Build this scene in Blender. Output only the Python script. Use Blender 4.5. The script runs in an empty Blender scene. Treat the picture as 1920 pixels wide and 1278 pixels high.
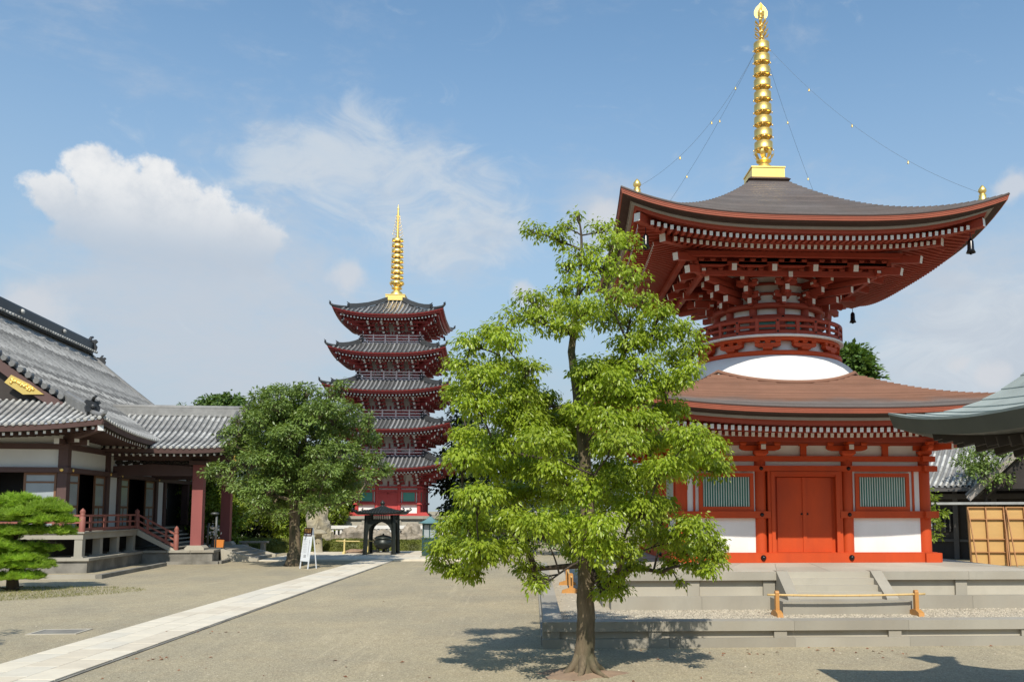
import bpy, math, random
import numpy as np
from mathutils import Vector, Matrix
R = math.radians
rnd = random.Random(7)
SC = bpy.context.scene
COL = SC.collection

# ---------------------------------------------------------------- camera
cam_d = bpy.data.cameras.new('camera')
cam = bpy.data.objects.new('camera', cam_d); COL.objects.link(cam)
PITCH = math.atan(151 / 1650.0); YAW = math.atan(80 / 1650.0)
cam.location = (0, 0, 2.81)
cam.rotation_euler = (math.pi / 2 + PITCH, 0, -YAW)
cam_d.sensor_fit = 'HORIZONTAL'; cam_d.sensor_width = 36.0
cam_d.lens = 1650 / 1920 * 36.0
cam_d.shift_x = -0.0625; cam_d.shift_y = 0.087
cam_d.clip_start = 0.1; cam_d.clip_end = 5000
SC.camera = cam

# ---------------------------------------------------------------- light
SUN_EL = 47.5
world = bpy.data.worlds.new('World'); SC.world = world; world.use_nodes = True
sun_d = bpy.data.lights.new('sun', 'SUN'); sun_d.energy = 4.9; sun_d.angle = R(0.53); sun_d.color = (1.0, 0.935, 0.82)
sun = bpy.data.objects.new('sun', sun_d); COL.objects.link(sun)
_to_sun = Vector((-0.03 * math.cos(R(SUN_EL)), -math.cos(R(SUN_EL)), math.sin(R(SUN_EL))))
sun.rotation_euler = _to_sun.to_track_quat('Z', 'Y').to_euler()
sun.location = (-3, -60, 60)
vs = SC.view_settings
vs.view_transform = 'Standard'; vs.look = 'None'; vs.exposure = 0.0; vs.gamma = 1.0
vs.use_curve_mapping = False
SC.cycles.max_bounces = 6; SC.cycles.diffuse_bounces = 3; SC.cycles.glossy_bounces = 2
SC.cycles.transmission_bounces = 3; SC.cycles.transparent_max_bounces = 6
SC.cycles.use_denoising = True

def view_dir(px, py):
    "direction of the sky seen at a place of the photograph (used for the clouds only)"
    f0 = Vector((math.sin(YAW), math.cos(YAW), 0)); rr = Vector((math.cos(YAW), -math.sin(YAW), 0))
    fw = f0 * math.cos(PITCH) + Vector((0, 0, math.sin(PITCH)))
    up = -f0 * math.sin(PITCH) + Vector((0, 0, math.cos(PITCH)))
    return (fw + rr * ((px - 1080) / 1650) + up * ((806 - py) / 1650)).normalized()

def build_world():
    nt = world.node_tree; nt.nodes.clear(); N = nt.nodes.new; L = nt.links.new
    out = N('ShaderNodeOutputWorld'); bg = N('ShaderNodeBackground'); L(bg.outputs[0], out.inputs[0])
    SKY = 0.12
    bg.inputs['Strength'].default_value = SKY
    sky = N('ShaderNodeTexSky'); sky.sky_type = 'NISHITA'; sky.sun_disc = False
    sky.sun_elevation = R(SUN_EL); sky.sun_rotation = math.pi
    sky.altitude = 50; sky.air_density = 1.0; sky.dust_density = 0.4; sky.ozone_density = 1.3
    tc = N('ShaderNodeTexCoord'); D = tc.outputs['Generated']
    def math_(op, a, b=None, c=None, clamp=False):
        n = N('ShaderNodeMath'); n.operation = op; n.use_clamp = clamp
        for i, v in enumerate((a, b, c)):
            if v is None: continue
            if isinstance(v, (int, float)): n.inputs[i].default_value = v
            else: L(v, n.inputs[i])
        return n.outputs[0]
    def noise(vec, scale, detail, rough=0.55, dist=0.0):
        n = N('ShaderNodeTexNoise'); n.inputs['Scale'].default_value = scale; n.inputs['Detail'].default_value = detail
        n.inputs['Roughness'].default_value = rough; n.inputs['Distortion'].default_value = dist
        L(vec, n.inputs['Vector']); return n.outputs['Fac']
    def ramp(v, a, b, lo=0.0, hi=1.0):
        n = N('ShaderNodeMapRange'); n.interpolation_type = 'SMOOTHSTEP'
        L(v, n.inputs[0]); n.inputs[1].default_value = a; n.inputs[2].default_value = b
        n.inputs[3].default_value = lo; n.inputs[4].default_value = hi; return n.outputs[0]
    def mapping(scale, rot=(0, 0, 0)):
        n = N('ShaderNodeMapping'); n.inputs['Scale'].default_value = scale; n.inputs['Rotation'].default_value = rot
        L(D, n.inputs['Vector']); return n.outputs[0]
    sep = N('ShaderNodeSeparateXYZ'); L(D, sep.inputs[0]); zc = sep.outputs['Z']
    # a warp so that cloud edges billow
    warp = N('ShaderNodeTexNoise'); warp.inputs['Scale'].default_value = 22; warp.inputs['Detail'].default_value = 5
    L(D, warp.inputs['Vector'])
    wv = N('ShaderNodeVectorMath'); wv.operation = 'SUBTRACT'; L(warp.outputs['Color'], wv.inputs[0]); wv.inputs[1].default_value = (0.5, 0.5, 0.5)
    ws = N('ShaderNodeVectorMath'); ws.operation = 'SCALE'; L(wv.outputs[0], ws.inputs[0]); ws.inputs['Scale'].default_value = 0.040
    wd = N('ShaderNodeVectorMath'); wd.operation = 'ADD'; L(D, wd.inputs[0]); L(ws.outputs[0], wd.inputs[1])
    DW = wd.outputs[0]
    def blobs(lst, vec):
        best = None
        for px, py, r in lst:
            c = view_dir(px, py)
            n = N('ShaderNodeVectorMath'); n.operation = 'DISTANCE'; L(vec, n.inputs[0]); n.inputs[1].default_value = c
            v = math_('SUBTRACT', 1.0, math_('DIVIDE', n.outputs['Value'], r / 1750.0))
            best = v if best is None else math_('SMOOTH_MAX', best, v, 0.12)
        return best
    # heaped cloud low in the sky
    cum = blobs([(180, 322, 62), (100, 372, 52), (215, 385, 95), (300, 395, 105), (290, 340, 55), (380, 428, 95), (455, 452, 80), (170, 410, 70), (350, 470, 110), (250, 470, 100)], DW)
    cn = noise(D, 30, 9, 0.62)
    cum = math_('ADD', cum, math_('MULTIPLY', math_('SUBTRACT', cn, 0.5), 0.95))
    a_cum = ramp(cum, 0.12, 0.40)
    base_fade = ramp(zc, view_dir(300, 560).z, view_dir(300, 405).z)
    a_cum = math_('MULTIPLY', a_cum, base_fade)
    # smaller heaps near the horizon
    cum2 = blobs([(985, 555, 42), (1010, 585, 40), (1130, 400, 40), (655, 520, 45), (1865, 705, 40), (1800, 675, 30), (1905, 350, 40), (60, 590, 80)], DW)
    cum2 = math_('ADD', cum2, math_('MULTIPLY', math_('SUBTRACT', cn, 0.5), 0.9))
    a_cum2 = math_('MULTIPLY', ramp(cum2, 0.05, 0.7), 0.75)
    # thin veils everywhere, denser towards the horizon
    n1 = noise(mapping((1.0, 1.0, 2.6), (0.25, 0.1, 0)), 3.4, 8, 0.62, 0.5)
    n2 = noise(mapping((1.0, 1.0, 2.0), (0.5, 0.2, 0.6)), 15, 7, 0.66, 0.3)
    veil = math_('ADD', math_('MULTIPLY', n1, 0.68), math_('MULTIPLY', n2, 0.32))
    low = ramp(zc, 0.52, 0.08)
    thr = math_('ADD', veil, math_('MULTIPLY', low, 0.15))
    patch = blobs([(700, 330, 260), (860, 420, 220), (560, 330, 200), (660, 240, 90), (1830, 600, 260), (420, 580, 420), (250, 520, 260), (1150, 420, 160)], D)
    patch = ramp(patch, 0.0, 0.9)
    thr = math_('ADD', thr, math_('MULTIPLY', patch, 0.20))
    a_veil = math_('MULTIPLY', ramp(thr, 0.53, 0.88), 0.85)
    # fine torn cirrus, thickest behind the far pagoda
    n3 = noise(mapping((1.0, 1.0, 1.7), (0.1, 0.5, 0.3)), 13, 10, 0.62, 0.9)
    n4 = noise(mapping((1.0, 1.0, 2.2), (0.3, 0.2, 0.9)), 4.5, 4, 0.5, 0.4)
    pc = ramp(blobs([(770, 340, 190), (690, 300, 150), (890, 400, 150), (620, 330, 150), (520, 330, 130), (670, 235, 70), (820, 420, 140), (1120, 400, 110), (1780, 640, 200)], DW), -0.15, 0.75)
    cir = math_('ADD', math_('MULTIPLY', n3, 0.85), math_('ADD', math_('MULTIPLY', n4, 0.20), math_('MULTIPLY', pc, 0.24)))
    a_cir = math_('MULTIPLY', ramp(cir, 0.60, 0.92), 0.75)
    # colours
    mixv = N('ShaderNodeMix'); mixv.data_type = 'RGBA'; L(a_veil, mixv.inputs[0])
    lift = N('ShaderNodeMix'); lift.data_type = 'RGBA'; lift.blend_type = 'MULTIPLY'; lift.inputs[0].default_value = 1.0
    L(sky.outputs[0], lift.inputs[6]); lift.inputs[7].default_value = SKYTINT
    haze = N('ShaderNodeMix'); haze.data_type = 'RGBA'
    L(math_('MULTIPLY', ramp(zc, 0.56, 0.02), 0.92), haze.inputs[0]); L(lift.outputs[2], haze.inputs[6])
    haze.inputs[7].default_value = (0.395 / SKY, 0.480 / SKY, 0.570 / SKY, 1)
    L(haze.outputs[2], mixv.inputs[6]); mixv.inputs[7].default_value = (0.56 / SKY, 0.61 / SKY, 0.68 / SKY, 1)
    cirm = N('ShaderNodeMix'); cirm.data_type = 'RGBA'; L(a_cir, cirm.inputs[0]); L(mixv.outputs[2], cirm.inputs[6]); cirm.inputs[7].default_value = (0.64 / SKY, 0.70 / SKY, 0.76 / SKY, 1)
    shade = N('ShaderNodeMix'); shade.data_type = 'RGBA'
    sh = math_('MULTIPLY', ramp(zc, view_dir(300, 500).z, view_dir(200, 300).z), ramp(cn, 0.25, 0.62, 0.55, 1.0))
    L(sh, shade.inputs[0]); shade.inputs[6].default_value = (0.50 / SKY, 0.57 / SKY, 0.66 / SKY, 1)
    shade.inputs[7].default_value = (0.86 / SKY, 0.87 / SKY, 0.88 / SKY, 1)
    mixc = N('ShaderNodeMix'); mixc.data_type = 'RGBA'; L(a_cum, mixc.inputs[0]); L(cirm.outputs[2], mixc.inputs[6]); L(shade.outputs[2], mixc.inputs[7])
    mixd = N('ShaderNodeMix'); mixd.data_type = 'RGBA'; L(a_cum2, mixd.inputs[0]); L(mixc.outputs[2], mixd.inputs[6]); mixd.inputs[7].default_value = (0.66 / SKY, 0.68 / SKY, 0.72 / SKY, 1)
    L(mixd.outputs[2], bg.inputs[0])
SKYTINT = (1.34, 1.56, 1.52, 1)
build_world()

# ---------------------------------------------------------------- materials
MATS = {}
def mat(name, col, rough=0.7, var=0.12, scale=3.0, bump=0.0, bscale=40.0, metal=0.0, spec=0.5, island=0.0, tint2=None, t2amt=0.0, t2scale=1.0, coord='Object', stretch=(1, 1, 1), orand=0.0):
    m = bpy.data.materials.new(name); m.use_nodes = True
    nt = m.node_tree; N = nt.nodes.new; L = nt.links.new
    b = nt.nodes['Principled BSDF']
    b.inputs['Roughness'].default_value = rough; b.inputs['Metallic'].default_value = metal
    b.inputs['Specular IOR Level'].default_value = spec
    geo = N('ShaderNodeNewGeometry')
    if coord == 'Object':
        tc = N('ShaderNodeTexCoord'); vec = tc.outputs['Object']
    else:
        vec = geo.outputs['Position']
    mp = N('ShaderNodeMapping'); mp.inputs['Scale'].default_value = stretch; L(vec, mp.inputs[0]); vec = mp.outputs[0]
    n = N('ShaderNodeTexNoise'); n.inputs['Scale'].default_value = scale; n.inputs['Detail'].default_value = 7; n.inputs['Roughness'].default_value = 0.65
    L(vec, n.inputs['Vector'])
    mr = N('ShaderNodeMapRange'); L(n.outputs['Fac'], mr.inputs[0]); mr.inputs[1].default_value = 0.25; mr.inputs[2].default_value = 0.75
    mr.inputs[3].default_value = 1 - var; mr.inputs[4].default_value = 1 + var
    val = mr.outputs[0]
    if island:
        mi = N('ShaderNodeMapRange'); L(geo.outputs['Random Per Island'], mi.inputs[0]); mi.inputs[3].default_value = 1 - island; mi.inputs[4].default_value = 1 + island
        mm = N('ShaderNodeMath'); mm.operation = 'MULTIPLY'; L(val, mm.inputs[0]); L(mi.outputs[0], mm.inputs[1]); val = mm.outputs[0]
    if orand:
        oi = N('ShaderNodeObjectInfo'); mo = N('ShaderNodeMapRange'); L(oi.outputs['Random'], mo.inputs[0]); mo.inputs[3].default_value = 1 - orand; mo.inputs[4].default_value = 1 + orand
        m3 = N('ShaderNodeMath'); m3.operation = 'MULTIPLY'; L(val, m3.inputs[0]); L(mo.outputs[0], m3.inputs[1]); val = m3.outputs[0]
    src = None
    if tint2:
        n2 = N('ShaderNodeTexNoise'); n2.inputs['Scale'].default_value = t2scale; n2.inputs['Detail'].default_value = 5; L(vec, n2.inputs['Vector'])
        r2 = N('ShaderNodeMapRange'); L(n2.outputs['Fac'], r2.inputs[0]); r2.inputs[1].default_value = 0.42; r2.inputs[2].default_value = 0.66; r2.inputs[4].default_value = t2amt
        mx = N('ShaderNodeMix'); mx.data_type = 'RGBA'; L(r2.outputs[0], mx.inputs[0]); mx.inputs[6].default_value = (*col, 1); mx.inputs[7].default_value = (*tint2, 1)
        src = mx.outputs[2]
    vm = N('ShaderNodeVectorMath'); vm.operation = 'SCALE'
    if src: L(src, vm.inputs[0])
    else: vm.inputs[0].default_value = col
    L(val, vm.inputs['Scale']); L(vm.outputs[0], b.inputs['Base Color'])
    if bump:
        nb = N('ShaderNodeTexNoise'); nb.inputs['Scale'].default_value = bscale; nb.inputs['Detail'].default_value = 4; L(vec, nb.inputs['Vector'])
        bp = N('ShaderNodeBump'); bp.inputs['Strength'].default_value = bump; bp.inputs['Distance'].default_value = 0.02
        L(nb.outputs['Fac'], bp.inputs['Height']); L(bp.outputs[0], b.inputs['Normal'])
    MATS[name] = m
    return m
def leafmat(name, col, col2, trans=0.35, rough=0.45, var=0.35):
    m = bpy.data.materials.new(name); m.use_nodes = True
    nt = m.node_tree; N = nt.nodes.new; L = nt.links.new
    out = nt.nodes['Material Output']; b = nt.nodes['Principled BSDF']
    b.inputs['Roughness'].default_value = rough; b.inputs['Specular IOR Level'].default_value = 0.4
    geo = N('ShaderNodeNewGeometry')
    mx = N('ShaderNodeMix'); mx.data_type = 'RGBA'; L(geo.outputs['Random Per Island'], mx.inputs[0]); mx.inputs[6].default_value = (*col, 1); mx.inputs[7].default_value = (*col2, 1)
    n = N('ShaderNodeTexNoise'); n.inputs['Scale'].default_value = 0.9; n.inputs['Detail'].default_value = 3; L(geo.outputs['Position'], n.inputs['Vector'])
    mr = N('ShaderNodeMapRange'); L(n.outputs['Fac'], mr.inputs[0]); mr.inputs[1].default_value = 0.3; mr.inputs[2].default_value = 0.7; mr.inputs[3].default_value = 1 - var; mr.inputs[4].default_value = 1 + var
    vm = N('ShaderNodeVectorMath'); vm.operation = 'SCALE'; L(mx.outputs[2], vm.inputs[0]); L(mr.outputs[0], vm.inputs['Scale'])
    L(vm.outputs[0], b.inputs['Base Color'])
    tr = N('ShaderNodeBsdfTranslucent')
    v2 = N('ShaderNodeVectorMath'); v2.operation = 'MULTIPLY'; L(vm.outputs[0], v2.inputs[0]); v2.inputs[1].default_value = (1.5, 1.45, 0.6); L(v2.outputs[0], tr.inputs[0])
    ms = N('ShaderNodeMixShader'); ms.inputs[0].default_value = trans; L(b.outputs[0], ms.inputs[1]); L(tr.outputs[0], ms.inputs[2]); L(ms.outputs[0], out.inputs[0])
    MATS[name] = m; return m

VER = mat('vermilion_paint', (0.55, 0.072, 0.016), 0.55, 0.10, 1.3, 0.04, 50, spec=0.25, tint2=(0.40, 0.058, 0.020), t2amt=0.45, t2scale=2.2, stretch=(1, 1, .35))
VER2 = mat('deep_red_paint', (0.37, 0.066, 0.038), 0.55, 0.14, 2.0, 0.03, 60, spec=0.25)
CRIM = mat('crimson_paint', (0.46, 0.055, 0.050), 0.55, 0.10, 1.5)
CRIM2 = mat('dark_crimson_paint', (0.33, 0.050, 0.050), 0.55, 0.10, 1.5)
WHITE = mat('white_plaster', (0.82, 0.81, 0.78), 0.8, 0.05, 1.0, 0.04, 30, tint2=(0.66, 0.63, 0.56), t2amt=0.35, t2scale=1.6, stretch=(1, 1, .3))
WEND = mat('white_end_paint', (0.80, 0.79, 0.75), 0.6, 0.05, 3)
GREEN = mat('green_window_paint', (0.07, 0.27, 0.21), 0.5, 0.08, 3)
GREENBACK = mat('pale_window_bar', (0.62, 0.70, 0.64), 0.6, 0.05, 3)
BLACKM = mat('black_lacquered_metal', (0.012, 0.012, 0.014), 0.25, 0.1, 3, metal=0.3)
GOLD = mat('gold_leaf', (1.0, 0.70, 0.22), 0.40, 0.06, 6, 0.05, 30, metal=0.92)
FASCIA = mat('red_layered_eave_board', (0.345, 0.092, 0.050), 0.6, 0.14, 2, 0.05, 50)
DKBROWN = mat('dark_brown_board', (0.065, 0.035, 0.028), 0.7, 0.15, 3)
GRAYSTRIP = mat('weathered_grey_strip', (0.34, 0.30, 0.26), 0.7, 0.1, 3)
SHIN_U = mat('dark_bark_coloured_shingle', (0.115, 0.098, 0.094), 0.55, 0.22, 1.2, 0.25, 25, island=0.16, tint2=(0.10, 0.072, 0.06), t2amt=0.6, t2scale=0.5, stretch=(1, 1, 3))
def lower_shingle():
    "brown copper shingles whose lower courses have weathered to grey along a wavy line"
    m = mat('brown_copper_shingle', (0.235, 0.122, 0.080), 0.68, 0.14, 1.2, 0.2, 25, island=0.16, stretch=(1, 1, 3), spec=0.3)
    nt = m.node_tree; N = nt.nodes.new; L = nt.links.new; b = nt.nodes['Principled BSDF']
    src = b.inputs['Base Color'].links[0].from_socket
    tc = N('ShaderNodeTexCoord'); sep = N('ShaderNodeSeparateXYZ'); L(tc.outputs['Object'], sep.inputs[0])
    n = N('ShaderNodeTexNoise'); n.inputs['Scale'].default_value = 0.8; n.inputs['Detail'].default_value = 6; L(tc.outputs['Object'], n.inputs['Vector'])
    a = N('ShaderNodeMath'); a.operation = 'MULTIPLY_ADD'; L(n.outputs['Fac'], a.inputs[0]); a.inputs[1].default_value = 0.55; L(sep.outputs['Z'], a.inputs[2])
    r = N('ShaderNodeMapRange'); r.interpolation_type = 'SMOOTHSTEP'; L(a.outputs[0], r.inputs[0]); r.inputs[1].default_value = 4.66; r.inputs[2].default_value = 4.98; r.inputs[3].default_value = 0.9; r.inputs[4].default_value = 0.0
    vm = N('ShaderNodeVectorMath'); vm.operation = 'MULTIPLY'; L(src, vm.inputs[0]); vm.inputs[1].default_value = (0.62, 1.10, 1.62)
    mx = N('ShaderNodeMix'); mx.data_type = 'RGBA'; L(r.outputs[0], mx.inputs[0]); L(src, mx.inputs[6]); L(vm.outputs[0], mx.inputs[7]); L(mx.outputs[2], b.inputs['Base Color'])
    return m
SHIN_L = lower_shingle()
GRANITE = mat('grey_granite', (0.335, 0.310, 0.255), 0.8, 0.13, 2.2, 0.12, 90, tint2=(0.265, 0.235, 0.185), t2amt=0.65, t2scale=1.1, coord='World', orand=0.10, stretch=(1, 1, .5))
GRANITE2 = mat('pale_granite', (0.43, 0.395, 0.32), 0.8, 0.10, 2.0, 0.1, 90, tint2=(0.335, 0.30, 0.24), t2amt=0.65, t2scale=1.0, coord='World', orand=0.10, stretch=(1, 1, .5))
OLDSTONE = mat('old_stained_stone', (0.23, 0.215, 0.185), 0.85, 0.28, 1.1, 0.25, 30, tint2=(0.10, 0.095, 0.08), t2amt=0.7, t2scale=1.4, coord='World')
TILE = mat('grey_roof_tile', (0.375, 0.37, 0.35), 0.62, 0.22, 2.5, 0.1, 20, island=0.38, orand=0.10, spec=0.22)
TILEP = mat('pagoda_roof_tile', (0.21, 0.212, 0.215), 0.5, 0.25, 2.5, 0.1, 20, island=0.35)
TILEPD = mat('pagoda_valley_tile', (0.06, 0.062, 0.064), 0.5, 0.25, 2.5)
TILEM = mat('darkened_roof_tile', (0.235, 0.232, 0.222), 0.58, 0.25, 2.5, 0.1, 20, island=0.5, orand=0.12, spec=0.25)  # grey roof tile with the main slope's shade put into its colour
TILED = mat('dark_roof_tile', (0.17, 0.17, 0.165), 0.65, 0.25, 2.5, 0.1, 20, tint2=(0.16, 0.16, 0.17), t2amt=0.5, t2scale=5)
RIDGE = mat('dark_ridge_tile', (0.035, 0.037, 0.040), 0.45, 0.3, 1.5, 0.2, 20)
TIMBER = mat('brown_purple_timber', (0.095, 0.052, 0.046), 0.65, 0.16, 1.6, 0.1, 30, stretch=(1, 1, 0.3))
TIMBERR = mat('faded_red_timber', (0.27, 0.092, 0.068), 0.65, 0.14, 1.6, 0.08, 30)
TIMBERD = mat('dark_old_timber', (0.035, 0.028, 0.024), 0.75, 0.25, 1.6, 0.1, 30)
DOORW = mat('warm_door_timber', (0.20, 0.10, 0.055), 0.55, 0.16, 1.6, stretch=(1, 1, 0.3))
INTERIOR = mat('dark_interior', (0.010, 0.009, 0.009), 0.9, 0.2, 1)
PANE = mat('frosted_glass', (0.34, 0.38, 0.40), 0.18, 0.12, 0.8)
HALLWHITE = mat('hall_plaster', (0.70, 0.70, 0.68), 0.85, 0.05, 0.8)
BARK = mat('tree_bark', (0.165, 0.125, 0.078), 0.9, 0.55, 9.0, 1.0, 22, tint2=(0.045, 0.046, 0.022), t2amt=0.9, t2scale=5.0, stretch=(1, 1, 0.22))
BARKD = mat('dark_bark', (0.07, 0.052, 0.038), 0.9, 0.4, 6.0, 0.6, 14, stretch=(1, 1, 0.3))
COPPER = mat('green_copper_sheet', (0.37, 0.41, 0.375), 0.6, 0.20, 0.9, 0.1, 8, island=0.14, tint2=(0.26, 0.29, 0.262), t2amt=0.7, t2scale=1.2)
COPPERD = mat('dark_copper_edge', (0.060, 0.062, 0.056), 0.5, 0.2, 1.5)
BRONZE = mat('dark_bronze', (0.028, 0.034, 0.030), 0.42, 0.3, 4, 0.1, 20, metal=0.35)
CABINET = mat('dark_green_cabinet_paint', (0.022, 0.060, 0.060), 0.45, 0.2, 3)
CABROOF = mat('blue_green_copper', (0.11, 0.21, 0.22), 0.5, 0.15, 3)
BAMBOO = mat('dry_bamboo', (0.62, 0.43, 0.18), 0.4, 0.12, 4)
BAMBOOY = mat('yellow_bamboo', (0.62, 0.50, 0.20), 0.4, 0.12, 4)
OAK = mat('orange_oiled_wood', (0.50, 0.24, 0.065), 0.5, 0.16, 3, stretch=(1, 1, 0.3))
PLY = mat('ochre_plywood', (0.50, 0.295, 0.095), 0.6, 0.10, 1.0, stretch=(0.5, 0.5, 3))
PLYB = mat('batten_timber', (0.36, 0.165, 0.055), 0.6, 0.14, 2)
PAVE = mat('pale_paving_stone', (0.66, 0.595, 0.475), 0.8, 0.10, 2.4, 0.08, 60, coord='World')
PAVE2 = mat('warm_paving_stone', (0.60, 0.53, 0.415), 0.8, 0.10, 2.4, 0.08, 60, coord='World')
PAVE3 = mat('grey_paving_stone', (0.61, 0.56, 0.46), 0.8, 0.10, 2.4, 0.08, 60, coord='World')
ROCK = mat('weathered_rock', (0.34, 0.29, 0.225), 0.9, 0.35, 1.8, 0.6, 9, tint2=(0.15, 0.135, 0.11), t2amt=0.8, t2scale=1.6)
ROCKY = mat('lichened_rock', (0.38, 0.33, 0.22), 0.9, 0.35, 1.8, 0.6, 7, tint2=(0.20, 0.19, 0.17), t2amt=0.8, t2scale=1.2)
FENCEW = mat('white_stone_fence', (0.72, 0.70, 0.65), 0.75, 0.08, 3)
CONE = mat('green_cone_plastic', (0.0, 0.26, 0.11), 0.4, 0.05, 3)
SIGNW = mat('white_signboard', (0.70, 0.73, 0.76), 0.5, 0.05, 2)
SIGNB = mat('brown_sign_header', (0.055, 0.020, 0.018), 0.5, 0.1, 2)
INK = mat('dark_ink', (0.03, 0.03, 0.05), 0.6, 0.1, 2)
INKY = mat('ochre_letter_paint', (0.55, 0.30, 0.08), 0.6, 0.1, 2)
ORANGEP = mat('orange_box_paint', (0.60, 0.20, 0.03), 0.5, 0.1, 2)
IRON = mat('grey_iron', (0.10, 0.11, 0.11), 0.5, 0.15, 3, metal=0.4)
PEBBLE = mat('mixed_gravel', (0.40, 0.35, 0.265), 0.85, 0.15, 3, island=0.45)
DEADLEAF = mat('dry_fallen_leaf', (0.22, 0.085, 0.035), 0.8, 0.1, 3, island=0.4)
SOIL = mat('red_brown_soil', (0.27, 0.185, 0.125), 0.95, 0.25, 3, 0.5, 20)
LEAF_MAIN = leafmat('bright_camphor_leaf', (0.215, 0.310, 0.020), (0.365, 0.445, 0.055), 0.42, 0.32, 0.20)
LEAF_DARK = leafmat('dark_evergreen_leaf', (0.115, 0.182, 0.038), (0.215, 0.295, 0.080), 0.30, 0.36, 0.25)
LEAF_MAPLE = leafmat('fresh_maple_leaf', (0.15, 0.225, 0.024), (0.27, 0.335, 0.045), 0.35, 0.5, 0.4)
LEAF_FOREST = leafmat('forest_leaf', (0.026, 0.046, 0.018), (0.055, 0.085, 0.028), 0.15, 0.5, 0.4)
LEAF_HEDGE = leafmat('clipped_hedge_leaf', (0.10, 0.125, 0.018), (0.17, 0.185, 0.030), 0.2, 0.6, 0.35)
LEAF_PINE = leafmat('pine_needle', (0.26, 0.42, 0.038), (0.38, 0.53, 0.08), 0.45, 0.5, 0.25)
LEAF_CONIFER = leafmat('conifer_leaf', (0.06, 0.12, 0.026), (0.12, 0.19, 0.042), 0.25, 0.5, 0.35)
GRASSM = leafmat('dry_lawn_grass', (0.13, 0.15, 0.035), (0.26, 0.24, 0.08), 0.2, 0.7, 0.3)

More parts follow.
